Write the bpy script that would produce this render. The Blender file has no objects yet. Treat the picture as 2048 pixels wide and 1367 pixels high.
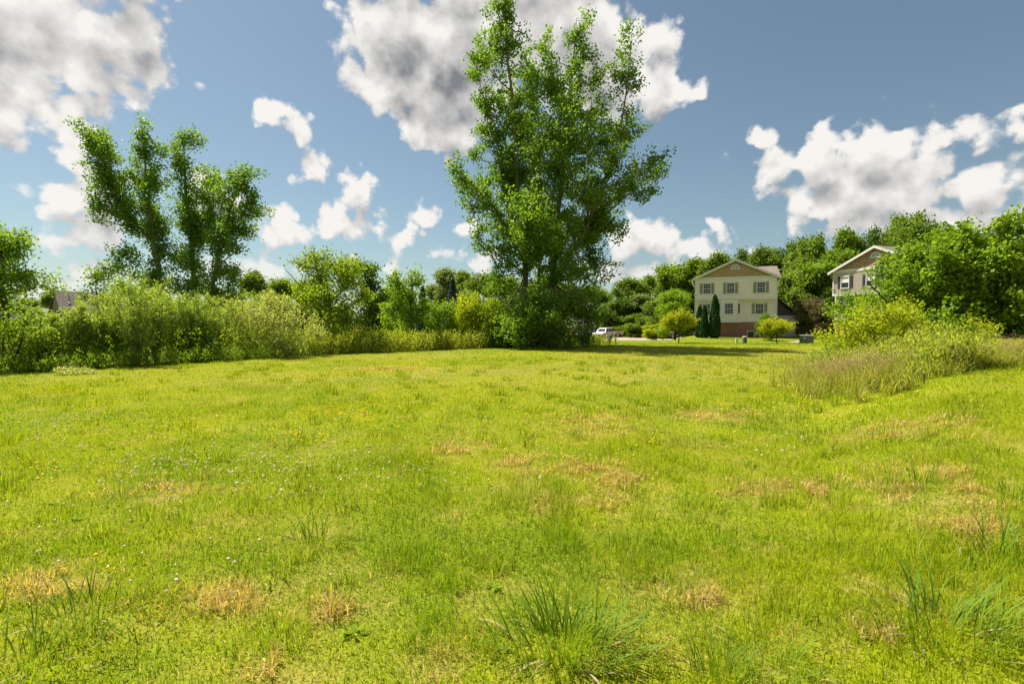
import bpy, math, random
import numpy as np
from mathutils import Vector, Matrix

# ------------------------------------------------------------------ camera, sky, sun, exposure
SC = bpy.context.scene
COL = SC.collection
FPX, HOR, CX, CY, EYE = 967.0, 646.0, 1024.0, 683.5, 1.6      # photograph: 2048 x 1367
PITCH = math.atan((CY - HOR) / FPX)
SUN_AZ, SUN_EL = math.radians(-52), math.radians(58)           # azimuth clockwise from +Y

cam = bpy.data.cameras.new('camera')
cam.sensor_width = 36.0
cam.lens = FPX / 2048.0 * 36.0
cam.clip_start, cam.clip_end = 0.05, 6000
camo = bpy.data.objects.new('camera', cam)
COL.objects.link(camo)
camo.location = (0, 0, EYE)
camo.rotation_euler = (math.pi / 2 - PITCH, 0, 0)
SC.camera = camo

SC.view_settings.view_transform = 'Standard'
SC.view_settings.look = 'None'
SC.view_settings.gamma = 1.0
SC.view_settings.use_curve_mapping = False
SC.view_settings.exposure = 1.35

sl = bpy.data.lights.new('sun', 'SUN')
sl.energy = 4.3
sl.angle = math.radians(0.6)
sl.color = (1.0, 0.945, 0.84)
so = bpy.data.objects.new('sun', sl)
COL.objects.link(so)
SDIR = Vector((math.sin(SUN_AZ) * math.cos(SUN_EL), math.cos(SUN_AZ) * math.cos(SUN_EL), math.sin(SUN_EL)))
so.rotation_euler = SDIR.to_track_quat('Z', 'Y').to_euler()
so.location = (0, 0, 60)

SC.cycles.max_bounces = 8
SC.cycles.diffuse_bounces = 4
SC.cycles.glossy_bounces = 2
SC.cycles.transmission_bounces = 6
SC.cycles.transparent_max_bounces = 6
SC.cycles.caustics_reflective = False
SC.cycles.caustics_refractive = False


def ray(px, py):
    """direction through a point of the photograph"""
    x, y, z = px - CX, FPX, -(py - CY)
    c, s = math.cos(-PITCH), math.sin(-PITCH)
    return np.array([x, y * c - z * s, y * s + z * c])


def at(px, py, Y):
    d = ray(px, py)
    return np.array([0, 0, EYE]) + d * (Y / d[1])


def azel(px, py):
    d = ray(px, py)
    d = d / np.linalg.norm(d)
    return math.degrees(math.atan2(d[0], d[1])), math.degrees(math.asin(d[2]))


def nd(nt, typ, loc=None, **kw):
    n = nt.nodes.new(typ)
    for k, v in kw.items():
        setattr(n, k, v)
    return n


def lk(nt, a, b):
    nt.links.new(a, b)


def vmath(nt, op, *ins):
    n = nd(nt, 'ShaderNodeVectorMath', operation=op)
    for i, v in enumerate(ins):
        if hasattr(v, 'is_output'):
            lk(nt, v, n.inputs[i])
        else:
            n.inputs[i].default_value = v
    return n.outputs['Value'] if op in ('LENGTH', 'DOT_PRODUCT') else n.outputs['Vector']


def fmath(nt, op, *ins, clamp=False):
    n = nd(nt, 'ShaderNodeMath', operation=op)
    n.use_clamp = clamp
    for i, v in enumerate(ins):
        if hasattr(v, 'is_output'):
            lk(nt, v, n.inputs[i])
        else:
            n.inputs[i].default_value = v
    return n.outputs[0]


def smooth(nt, v, a, b, lo=0.0, hi=1.0):
    n = nd(nt, 'ShaderNodeMapRange', interpolation_type='SMOOTHSTEP')
    lk(nt, v, n.inputs['Value'])
    n.inputs['From Min'].default_value = a
    n.inputs['From Max'].default_value = b
    n.inputs['To Min'].default_value = lo
    n.inputs['To Max'].default_value = hi
    return n.outputs['Result']


def mixc(nt, fac, a, b, blend='MIX'):
    n = nd(nt, 'ShaderNodeMix', data_type='RGBA', blend_type=blend)
    for sock, v in ((n.inputs[0], fac), (n.inputs[6], a), (n.inputs[7], b)):
        if hasattr(v, 'is_output'):
            lk(nt, v, sock)
        elif isinstance(v, (int, float)):
            sock.default_value = v
        else:
            sock.default_value = (*v[:3], 1.0)
    return n.outputs[2]


# cumulus banks: centre and radii (in the photograph's pixels, turned into azimuth / elevation)
CLOUDS = [
    (90, 30, 210, 95), (-60, 40, 160, 130), (270, 70, 85, 75), (305, 130, 62, 40), (190, 150, 120, 55), (150, 205, 70, 32),
    (30, 130, 70, 70), (-20, 220, 55, 90), (68, 210, 22, 20), (405, 163, 18, 15), (225, -60, 130, 80),
    (165, 310, 40, 66), (205, 275, 30, 26), (125, 395, 55, 40), (190, 400, 70, 62), (140, 440, 60, 20),
    (150, 490, 80, 40), (210, 480, 60, 45), (95, 575, 55, 18), (190, 545, 70, 22), (420, 400, 55, 60),
    (565, 235, 38, 22), (596, 265, 22, 32), (615, 330, 24, 22), (648, 325, 25, 20), (622, 350, 26, 18), (535, 238, 14, 10),
    (715, 395, 52, 50), (735, 420, 40, 45), (690, 452, 52, 26), (655, 470, 38, 14), (700, 362, 22, 18),
    (552, 455, 56, 32), (540, 525, 60, 20), (480, 545, 60, 16),
    (848, 416, 34, 17), (800, 485, 29, 23), (880, 507, 29, 13), (778, 545, 20, 12), (703, 502, 16, 14), (818, 465, 16, 12),
    (800, 70, 120, 105), (900, 150, 150, 120), (715, 150, 40, 45), (900, 260, 75, 65), (960, 60, 150, 110), (850, -60, 200, 90),
    (1100, 60, 170, 110), (1180, 120, 130, 110), (1290, 100, 55, 50), (1315, 175, 55, 52), (1230, 190, 70, 60), (1385, 188, 18, 17), (1040, -50, 190, 90),
    (1270, 480, 55, 50), (1330, 478, 35, 22), (1440, 465, 42, 28), (1395, 495, 60, 28), (1310, 535, 75, 26), (1250, 545, 60, 26), (960, 530, 40, 30), (940, 455, 25, 18),
    (1740, 320, 120, 68), (1650, 330, 85, 60), (1575, 330, 55, 40), (1820, 345, 85, 65), (1690, 400, 130, 55), (1590, 380, 60, 35),
    (1600, 448, 45, 26), (1740, 440, 150, 34), (1850, 430, 110, 45),
    (1940, 380, 75, 50), (2020, 375, 70, 50), (1960, 440, 120, 45), (2080, 420, 80, 60),
    (1745, 375, 150, 75), (1690, 350, 90, 60), (1830, 390, 100, 60), (1980, 400, 110, 50), (70, 120, 120, 80), (210, 110, 110, 70), (800, 160, 90, 90), (850, 230, 60, 60),
    (1955, 275, 48, 22), (1960, 300, 42, 20), (2035, 262, 28, 26), (1525, 275, 30, 16), (1500, 298, 24, 8), (1498, 502, 16, 7),
]


def build_world():
    w = bpy.data.worlds.new('World')
    w.use_nodes = True
    nt = w.node_tree
    nt.nodes.clear()
    tc = nd(nt, 'ShaderNodeTexCoord')
    dirv = vmath(nt, 'NORMALIZE', tc.outputs['Generated'])
    sep = nd(nt, 'ShaderNodeSeparateXYZ')
    lk(nt, dirv, sep.inputs[0])
    az = fmath(nt, 'MULTIPLY', fmath(nt, 'ARCTAN2', sep.outputs[0], sep.outputs[1]), 57.2958)
    el = fmath(nt, 'MULTIPLY', fmath(nt, 'ARCSINE', sep.outputs[2]), 57.2958)
    comb = nd(nt, 'ShaderNodeCombineXYZ')
    lk(nt, az, comb.inputs[0])
    lk(nt, el, comb.inputs[1])
    ae0 = comb.outputs[0]
    sky = nd(nt, 'ShaderNodeTexSky', sky_type='NISHITA')
    sky.sun_disc = False
    sky.sun_elevation = SUN_EL
    sky.sun_rotation = SUN_AZ
    sky.air_density = 1.15
    sky.dust_density = 0.5
    sky.ozone_density = 1.0
    hs = nd(nt, 'ShaderNodeHueSaturation')
    hs.inputs['Saturation'].default_value = SKY_SAT
    hs.inputs['Value'].default_value = SKY_VAL
    lk(nt, sky.outputs[0], hs.inputs['Color'])
    skyc = mixc(nt, 1.0, hs.outputs[0], SKY_TINT, 'MULTIPLY')

    blobs = []
    for (px, py, rx, ry) in CLOUDS:
        a0, e0 = azel(px, py)
        ra = abs(azel(px + rx, py)[0] - azel(px - rx, py)[0]) / 2
        re = abs(azel(px, py + ry)[1] - azel(px, py - ry)[1]) / 2
        blobs.append((a0, e0, ra, re, min(ra, re) ** 0.75))

    def density_group(bl, outside):
        """density of the cloud banks in bl, as a node group: full, and smoothed"""
        g = bpy.data.node_groups.new('cloud_density', 'ShaderNodeTree')
        for nm, io, ty in (('AE', 'INPUT', 'Vector'), ('Dir', 'INPUT', 'Vector'), ('Density', 'OUTPUT', 'Float'), ('Soft', 'OUTPUT', 'Float')):
            g.interface.new_socket(nm, in_out=io, socket_type='NodeSocket' + ty)
        gi, go = nd(g, 'NodeGroupInput'), nd(g, 'NodeGroupOutput')
        ae, dv = gi.outputs['AE'], gi.outputs['Dir']
        wn = nd(g, 'ShaderNodeTexNoise', noise_dimensions='3D')
        wn.inputs['Scale'].default_value = 13.0
        wn.inputs['Detail'].default_value = 2.0
        lk(g, dv, wn.inputs['Vector'])
        cur = None
        if bl:
            p = vmath(g, 'ADD', ae, vmath(g, 'MULTIPLY_ADD', wn.outputs['Color'], (3.6, 3.0, 0), (-1.8, -1.5, 0)))
            for (a0, e0, ra, re, m) in bl:
                q = vmath(g, 'MULTIPLY_ADD', p, (1 / ra, 1 / re, 0), (-a0 / ra, -e0 / re, 0))
                d = fmath(g, 'MULTIPLY_ADD', vmath(g, 'LENGTH', q), -m, m)
                cur = d if cur is None else fmath(g, 'SMOOTH_MAX', cur, d, 0.5)
        if outside:
            gn = nd(g, 'ShaderNodeTexNoise', noise_dimensions='3D')
            gn.inputs['Scale'].default_value = 3.4
            gn.inputs['Detail'].default_value = 2.0
            lk(g, dv, gn.inputs['Vector'])
            gen = fmath(g, 'MULTIPLY_ADD', gn.outputs['Fac'], 16.0, -8.6)
            if bl:
                sx = nd(g, 'ShaderNodeSeparateXYZ')
                lk(g, ae, sx.inputs[0])
                outm = fmath(g, 'MAXIMUM', smooth(g, fmath(g, 'ABSOLUTE', sx.outputs[0]), 48, 57), smooth(g, sx.outputs[1], 38, 46))
                gen = fmath(g, 'ADD', gen, fmath(g, 'MULTIPLY_ADD', outm, 12.0, -12.0))
                cur = fmath(g, 'MAXIMUM', cur, gen)
            else:
                cur = gen
        fn = nd(g, 'ShaderNodeTexNoise', noise_dimensions='3D')
        fn.inputs['Scale'].default_value = 21.0
        fn.inputs['Detail'].default_value = 5.0
        fn.inputs['Roughness'].default_value = 0.55
        lk(g, dv, fn.inputs['Vector'])
        vo = nd(g, 'ShaderNodeTexVoronoi', feature='F1')
        vo.inputs['Scale'].default_value = 24.0
        vo.inputs['Detail'].default_value = 1.0
        vo.inputs['Roughness'].default_value = 0.5
        lk(g, vmath(g, 'MULTIPLY_ADD', fn.outputs['Color'], (0.035, 0.035, 0.035), dv), vo.inputs['Vector'])
        nz = fmath(g, 'MULTIPLY_ADD', fn.outputs['Fac'], CL_NOISE, CL_BIAS - 0.5 * CL_NOISE)
        nz = fmath(g, 'ADD', nz, fmath(g, 'MULTIPLY_ADD', vo.outputs['Distance'], -1.5, 0.8))
        lk(g, fmath(g, 'ADD', nz, cur), go.inputs['Density'])
        lk(g, fmath(g, 'MULTIPLY_ADD', nz, 0.35, cur), go.inputs['Soft'])
        return g

    def branch(bl, outside):
        g = density_group(bl, outside)
        h = bpy.data.node_groups.new('cloud_sector', 'ShaderNodeTree')
        for nm, io, ty in (('AE', 'INPUT', 'Vector'), ('Dir', 'INPUT', 'Vector'), ('El', 'INPUT', 'Float'), ('Sky', 'INPUT', 'Color'), ('Background', 'OUTPUT', 'Shader')):
            h.interface.new_socket(nm, in_out=io, socket_type='NodeSocket' + ty)
        gi, go = nd(h, 'NodeGroupInput'), nd(h, 'NodeGroupOutput')

        def dens(ae, dv):
            n = nd(h, 'ShaderNodeGroup')
            n.node_tree = g
            lk(h, ae, n.inputs['AE'])
            lk(h, dv, n.inputs['Dir'])
            return n.outputs
        o0 = dens(gi.outputs['AE'], gi.outputs['Dir'])
        o1 = dens(vmath(h, 'ADD', gi.outputs['AE'], (-0.5, 2.2, 0)), vmath(h, 'ADD', gi.outputs['Dir'], (-0.009, 0.0, 0.038)))
        alpha = smooth(h, o0['Density'], -0.15, 0.75)
        thick = smooth(h, o0['Soft'], 0.5, 3.7)
        lit = fmath(h, 'MULTIPLY_ADD', fmath(h, 'SUBTRACT', o0['Density'], o1['Density']), 0.26, fmath(h, 'MULTIPLY_ADD', thick, -0.78, 0.82), clamp=True)
        cloud = mixc(h, lit, CLOUD_DARK, CLOUD_LIT)
        alpha = fmath(h, 'MULTIPLY', alpha, smooth(h, gi.outputs['El'], -1.0, 10.0, 0.4, 1.0))
        bg = nd(h, 'ShaderNodeBackground')
        bg.inputs['Strength'].default_value = SKY_STRENGTH
        lk(h, mixc(h, alpha, gi.outputs['Sky'], cloud), bg.inputs['Color'])
        lk(h, bg.outputs[0], go.inputs['Background'])
        n = nd(nt, 'ShaderNodeGroup')
        n.node_tree = h
        for nm, so_ in (('AE', ae0), ('Dir', dirv), ('El', el), ('Sky', skyc)):
            lk(nt, so_, n.inputs[nm])
        return n.outputs[0]

    def split(cond, a, b):
        mx = nd(nt, 'ShaderNodeMixShader')
        lk(nt, cond, mx.inputs[0])
        lk(nt, a, mx.inputs[1])
        lk(nt, b, mx.inputs[2])
        return mx.outputs[0]

    def sector(a, b, lo, hi, depth):
        """cloud banks between two azimuths and two elevations; only the ones that reach in are looked at"""
        bl = []
        for t in blobs:
            da = max(0, a - t[0], t[0] - b) - 3.0
            de = max(0, lo - t[1], t[1] - hi) - 3.4
            q = math.hypot(max(0, da) / t[2], max(0, de) / t[3])
            if (1 - q) * t[4] > -2.3:
                bl.append(t)
        if len(bl) <= 14 or depth == 0:
            return branch(bl, a <= -46 or b >= 46 or hi > 36) if bl else None
        if (b - a) > 1.3 * (hi - lo):
            m = sorted(t[0] for t in bl)[len(bl) // 2]
            m = min(max(m, a + 0.25 * (b - a)), b - 0.25 * (b - a))
            l, r = sector(a, m, lo, hi, depth - 1), sector(m, b, lo, hi, depth - 1)
            cond = fmath(nt, 'GREATER_THAN', az, m)
        else:
            m = sorted(t[1] for t in bl)[len(bl) // 2]
            m = min(max(m, lo + 0.25 * (hi - lo)), hi - 0.25 * (hi - lo))
            l, r = sector(a, b, lo, m, depth - 1), sector(a, b, m, hi, depth - 1)
            cond = fmath(nt, 'GREATER_THAN', el, m)
        return split(cond, l or clear, r or clear)

    cb = nd(nt, 'ShaderNodeBackground')
    cb.inputs['Strength'].default_value = SKY_STRENGTH
    lk(nt, skyc, cb.inputs['Color'])
    clear = cb.outputs[0]
    inner = sector(-63, 63, -1, 50, 4)
    outer = branch([], True)
    # the sky outside the picture goes on in the same broken cumulus
    isout = fmath(nt, 'MAXIMUM', fmath(nt, 'GREATER_THAN', fmath(nt, 'ABSOLUTE', az), 63), fmath(nt, 'GREATER_THAN', el, 50))
    res = split(isout, inner, outer)
    res = split(fmath(nt, 'LESS_THAN', el, -1.0), res, clear)
    out = nd(nt, 'ShaderNodeOutputWorld')
    lk(nt, res, out.inputs['Surface'])
    SC.world = w
    w.cycles.sampling_method = 'MANUAL'
    w.cycles.sample_map_resolution = 512


SKY_STRENGTH, SKY_TINT = 0.051, (0.93, 1.04, 1.02)
CL_NOISE, CL_BIAS = 4.6, 0.5
SKY_SAT, SKY_VAL = 0.85, 0.68
CLOUD_DARK, CLOUD_LIT = (1.75, 1.82, 1.98), (7.2, 7.0, 6.7)
build_world()

# ------------------------------------------------------------------ helpers
RNG = np.random.default_rng(11)


def ss(a, b, x):
    t = np.clip((np.asarray(x, float) - a) / (b - a), 0, 1)
    return t * t * (3 - 2 * t)


def _h(i, j, s):
    v = np.sin(i * 127.1 + j * 311.7 + s * 74.7) * 43758.5453
    return v - np.floor(v)


def vnoise(x, y, s=0):
    x, y = np.asarray(x, float), np.asarray(y, float)
    i, j = np.floor(x), np.floor(y)
    fx, fy = x - i, y - j
    fx, fy = fx * fx * (3 - 2 * fx), fy * fy * (3 - 2 * fy)
    return (_h(i, j, s) * (1 - fx) + _h(i + 1, j, s) * fx) * (1 - fy) + (_h(i, j + 1, s) * (1 - fx) + _h(i + 1, j + 1, s) * fx) * fy


def fbm(x, y, s=0, o=4):
    t, a, n = 0, 0.5, 0
    for k in range(o):
        t = t + a * vnoise(x * 2 ** k + 17.3 * k, y * 2 ** k - 9.1 * k, s + k)
        n += a
        a *= 0.5
    return t / n


def gz(x, y):
    """height of the ground"""
    x, y = np.asarray(x, float), np.asarray(y, float)
    u = x / np.maximum(y, 1)
    z = -1.1 * ss(40, 80, y) * (1 - ss(0.335, 0.372, u))
    z = z - 0.3 * np.exp(-((y - 46) / 6) ** 2) * ss(5, 12, x) * (1 - ss(34, 42, x))
    z = z + 0.85 * ss(0.60, 0.98, u) * ss(2, 10, y) * (1 - ss(26, 36, y))
    z = z + 0.07 * (fbm(x * 0.22, y * 0.22, 5, 3) - 0.5) + 0.03 * (fbm(x * 1.3, y * 1.3, 9, 2) - 0.5)
    return z


def link(o, parent=None):
    COL.objects.link(o)
    if parent is not None:
        o.parent = parent
    return o


def tag(o, label=None, cat=None, group=None, kind=None):
    for k, v in (('label', label), ('category', cat), ('group', group), ('kind', kind)):
        if v:
            o[k] = v
    return o


def empty(name, loc=(0, 0, 0), rz=0, label=None, cat=None, group=None):
    o = bpy.data.objects.new(name, None)
    o.empty_display_size = 0.2
    o.location = [float(v) for v in loc]
    o.rotation_euler = (0, 0, rz)
    link(o)
    return tag(o, label, cat, group)


def np_mesh(name, V, quads=None, tris=None, mat=None, attrs=None, smooth_shade=False):
    V = np.asarray(V, np.float32)
    me = bpy.data.meshes.new(name)
    nq = 0 if quads is None else len(quads)
    ntr = 0 if tris is None else len(tris)
    idx = []
    if nq:
        idx.append(np.asarray(quads, np.int32).ravel())
    if ntr:
        idx.append(np.asarray(tris, np.int32).ravel())
    idx = np.concatenate(idx)
    me.vertices.add(len(V))
    me.vertices.foreach_set('co', V.ravel())
    me.loops.add(len(idx))
    me.loops.foreach_set('vertex_index', idx)
    me.polygons.add(nq + ntr)
    ls = np.concatenate([np.arange(nq) * 4, nq * 4 + np.arange(ntr) * 3]).astype(np.int32)
    me.polygons.foreach_set('loop_start', ls)
    for k, v in (attrs or {}).items():
        v = np.asarray(v, np.float32)
        if v.ndim == 1:
            a = me.attributes.new(k, 'FLOAT', 'FACE' if len(v) == nq + ntr else 'POINT')
            a.data.foreach_set('value', v)
        else:
            a = me.attributes.new(k, 'FLOAT_VECTOR', 'FACE' if len(v) == nq + ntr else 'POINT')
            a.data.foreach_set('vector', v.ravel())
    me.update(calc_edges=True)
    if smooth_shade:
        me.polygons.foreach_set('use_smooth', np.ones(nq + ntr, bool))
    if mat:
        me.materials.append(mat)
    return me


def obj(name, me, parent=None, loc=None):
    o = bpy.data.objects.new(name, me)
    if loc is not None:
        o.location = [float(v) for v in loc]
    return link(o, parent)


class MB:
    """collects simple solids into one mesh"""
    def __init__(s):
        s.v, s.f = [], []

    def add(s, vs, fs):
        b = len(s.v)
        s.v += [tuple(map(float, v)) for v in vs]
        s.f += [tuple(b + i for i in f) for f in fs]
        return s

    def box(s, x0, x1, y0, y1, z0, z1):
        return s.add([(x, y, z) for z in (z0, z1) for y in (y0, y1) for x in (x0, x1)],
                     [(0, 2, 3, 1), (4, 5, 7, 6), (0, 1, 5, 4), (2, 6, 7, 3), (0, 4, 6, 2), (1, 3, 7, 5)])

    def prism(s, poly, axis, a, b):
        """polygon in the two other axes, swept along axis from a to b"""
        def pt(p, t):
            q = list(p)
            q.insert(axis, t)
            return q
        n = len(poly)
        vs = [pt(p, a) for p in poly] + [pt(p, b) for p in poly]
        return s.add(vs, [tuple(range(n))[::-1], tuple(range(n, 2 * n))] + [(i, (i + 1) % n, n + (i + 1) % n, n + i) for i in range(n)])

    def slab(s, quad, t):
        """quad (4 points) thickened by vector t"""
        q = [np.array(p, float) for p in quad]
        t = np.array(t, float)
        return s.add(q + [p + t for p in q], [(3, 2, 1, 0), (4, 5, 6, 7), (0, 1, 5, 4), (1, 2, 6, 5), (2, 3, 7, 6), (3, 0, 4, 7)])

    def lathe(s, prof, n=16, axis=2, c=(0, 0, 0)):
        vs, fs = [], []
        m = len(prof)
        for i in range(n):
            a = 2 * math.pi * i / n
            for (r, h) in prof:
                p = [r * math.cos(a), r * math.sin(a)]
                p.insert(axis, h)
                vs.append([p[k] + c[k] for k in range(3)])
        for i in range(n):
            j = (i + 1) % n
            for k in range(m - 1):
                fs.append((i * m + k, j * m + k, j * m + k + 1, i * m + k + 1))
        return s.add(vs, fs)

    def tube(s, pts, rad, n=6):
        pts = [np.array(p, float) for p in pts]
        vs, fs = [], []
        for i, p in enumerate(pts):
            t = pts[min(i + 1, len(pts) - 1)] - pts[max(i - 1, 0)]
            t = t / (np.linalg.norm(t) + 1e-9)
            u = np.cross(t, [0.3, 0.9, 0.1] if abs(t[2]) > .8 else [0, 0, 1])
            u /= np.linalg.norm(u)
            w = np.cross(t, u)
            r = rad[i] if hasattr(rad, '__len__') else rad
            for k in range(n):
                a = 2 * math.pi * k / n
                vs.append(p + r * (math.cos(a) * u + math.sin(a) * w))
        for i in range(len(pts) - 1):
            for k in range(n):
                fs.append((i * n + k, i * n + (k + 1) % n, (i + 1) * n + (k + 1) % n, (i + 1) * n + k))
        fs += [tuple(range(n))[::-1], tuple(range((len(pts) - 1) * n, len(pts) * n))]
        return s.add(vs, fs)

    def mesh(s, name, mat, bevel=0, smooth_shade=False):
        me = bpy.data.meshes.new(name)
        me.from_pydata(s.v, [], s.f)
        if mat:
            me.materials.append(mat)
        if bevel:
            import bmesh
            bm = bmesh.new()
            bm.from_mesh(me)
            bmesh.ops.recalc_face_normals(bm, faces=bm.faces[:])
            bmesh.ops.bevel(bm, geom=bm.edges[:], offset=bevel, segments=2, affect='EDGES', clamp_overlap=True)
            bm.to_mesh(me)
            bm.free()
        if smooth_shade:
            me.polygons.foreach_set('use_smooth', [True] * len(me.polygons))
        me.update()
        return me

    def build(s, name, mat, parent=None, bevel=0, smooth_shade=False):
        return obj(name, s.mesh(name, mat, bevel, smooth_shade), parent)


# ------------------------------------------------------------------ materials
def new_mat(name):
    m = bpy.data.materials.new(name)
    m.use_nodes = True
    nt = m.node_tree
    nt.nodes.clear()
    out = nd(nt, 'ShaderNodeOutputMaterial')
    return m, nt, out


def plain(name, col, rough=0.6, metal=0.0, var=0.12, scale=6.0, bump=0.0, spec=0.4, coat=0.0):
    m, nt, out = new_mat(name)
    b = nd(nt, 'ShaderNodeBsdfPrincipled')
    tc = nd(nt, 'ShaderNodeTexCoord')
    n = nd(nt, 'ShaderNodeTexNoise')
    n.inputs['Scale'].default_value = scale
    n.inputs['Detail'].default_value = 5
    lk(nt, tc.outputs['Object'], n.inputs['Vector'])
    c = mixc(nt, n.outputs['Fac'], [v * (1 - var) for v in col], [min(1, v * (1 + var)) for v in col])
    lk(nt, c, b.inputs['Base Color'])
    b.inputs['Roughness'].default_value = rough
    b.inputs['Metallic'].default_value = metal
    b.inputs['Specular IOR Level'].default_value = spec
    b.inputs['Coat Weight'].default_value = coat
    if bump:
        bp = nd(nt, 'ShaderNodeBump')
        bp.inputs['Strength'].default_value = bump
        bp.inputs['Distance'].default_value = 0.02
        lk(nt, n.outputs['Fac'], bp.inputs['Height'])
        lk(nt, bp.outputs[0], b.inputs['Normal'])
    lk(nt, b.outputs[0], out.inputs['Surface'])
    return m


def siding(name, col, lap=0.11):
    """horizontal lap siding, too far off to pick the boards apart"""
    m, nt, out = new_mat(name)
    b = nd(nt, 'ShaderNodeBsdfPrincipled')
    tc = nd(nt, 'ShaderNodeTexCoord')
    sp = nd(nt, 'ShaderNodeSeparateXYZ')
    lk(nt, tc.outputs['Object'], sp.inputs[0])
    fr = fmath(nt, 'FRACT', fmath(nt, 'MULTIPLY', sp.outputs[2], 1 / lap))
    bp = nd(nt, 'ShaderNodeBump')
    bp.inputs['Strength'].default_value = 0.6
    bp.inputs['Distance'].default_value = 0.03
    lk(nt, fr, bp.inputs['Height'])
    n = nd(nt, 'ShaderNodeTexNoise')
    n.inputs['Scale'].default_value = 1.3
    n.inputs['Detail'].default_value = 6
    lk(nt, tc.outputs['Object'], n.inputs['Vector'])
    c = mixc(nt, n.outputs['Fac'], [v * 0.88 for v in col], [v * 1.1 for v in col])
    lk(nt, c, b.inputs['Base Color'])
    b.inputs['Roughness'].default_value = 0.55
    lk(nt, bp.outputs[0], b.inputs['Normal'])
    lk(nt, b.outputs[0], out.inputs['Surface'])
    return m


def courses(name, c1, c2, mortar, bw, bh, ms, bump=0.5, rough=0.85, plane='XZ'):
    """brick / shake / shingle courses"""
    m, nt, out = new_mat(name)
    b = nd(nt, 'ShaderNodeBsdfPrincipled')
    tc = nd(nt, 'ShaderNodeTexCoord')
    sp = nd(nt, 'ShaderNodeSeparateXYZ')
    lk(nt, tc.outputs['Object'], sp.inputs[0])
    cb = nd(nt, 'ShaderNodeCombineXYZ')
    if plane == 'XZ':
        lk(nt, fmath(nt, 'ADD', sp.outputs[0], sp.outputs[1]), cb.inputs[0])
        lk(nt, sp.outputs[2], cb.inputs[1])
    else:
        lk(nt, sp.outputs[0], cb.inputs[0])
        lk(nt, sp.outputs[2], cb.inputs[1])
    br = nd(nt, 'ShaderNodeTexBrick')
    br.inputs['Scale'].default_value = 1.0
    br.inputs['Brick Width'].default_value = bw
    br.inputs['Row Height'].default_value = bh
    br.inputs['Mortar Size'].default_value = ms
    br.inputs['Color1'].default_value = (*c1, 1)
    br.inputs['Color2'].default_value = (*c2, 1)
    br.inputs['Mortar'].default_value = (*mortar, 1)
    lk(nt, cb.outputs[0], br.inputs['Vector'])
    n = nd(nt, 'ShaderNodeTexNoise')
    n.inputs['Scale'].default_value = 2.2
    n.inputs['Detail'].default_value = 7
    lk(nt, tc.outputs['Object'], n.inputs['Vector'])
    c = mixc(nt, 0.5, br.outputs['Color'], mixc(nt, n.outputs['Fac'], (0.25, 0.25, 0.25), (0.8, 0.8, 0.8)), 'OVERLAY')
    lk(nt, c, b.inputs['Base Color'])
    b.inputs['Roughness'].default_value = rough
    bp = nd(nt, 'ShaderNodeBump')
    bp.inputs['Strength'].default_value = bump
    bp.inputs['Distance'].default_value = 0.02
    bp.invert = True
    lk(nt, br.outputs['Fac'], bp.inputs['Height'])
    lk(nt, bp.outputs[0], b.inputs['Normal'])
    lk(nt, b.outputs[0], out.inputs['Surface'])
    return m


def leafmat(name, c1, c2, trans=0.4, rough=0.6, spec=0.15, tcol=None):
    """leaf: colour differs from leaf to leaf, light shines through"""
    m, nt, out = new_mat(name)
    at_ = nd(nt, 'ShaderNodeAttribute')
    at_.attribute_name = 'rnd'
    col = mixc(nt, at_.outputs['Fac'], c1, c2)
    b = nd(nt, 'ShaderNodeBsdfPrincipled')
    lk(nt, col, b.inputs['Base Color'])
    b.inputs['Roughness'].default_value = rough
    b.inputs['Specular IOR Level'].default_value = spec
    t = nd(nt, 'ShaderNodeBsdfTranslucent')
    tint = mixc(nt, 1.0, col, tcol or (1.9, 1.75, 0.6), 'MULTIPLY')
    lk(nt, tint, t.inputs['Color'])
    mx = nd(nt, 'ShaderNodeMixShader')
    mx.inputs[0].default_value = trans
    lk(nt, b.outputs[0], mx.inputs[1])
    lk(nt, t.outputs[0], mx.inputs[2])
    lk(nt, mx.outputs[0], out.inputs['Surface'])
    return m


def barkmat(name, c):
    return plain(name, c, 0.9, var=0.45, scale=9, bump=0.6, spec=0.1)


def glassmat():
    m, nt, out = new_mat('window_glass')
    b = nd(nt, 'ShaderNodeBsdfPrincipled')
    b.inputs['Base Color'].default_value = (0.015, 0.018, 0.02, 1)
    b.inputs['Roughness'].default_value = 0.06
    b.inputs['Specular IOR Level'].default_value = 0.6
    lk(nt, b.outputs[0], out.inputs['Surface'])
    return m


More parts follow.
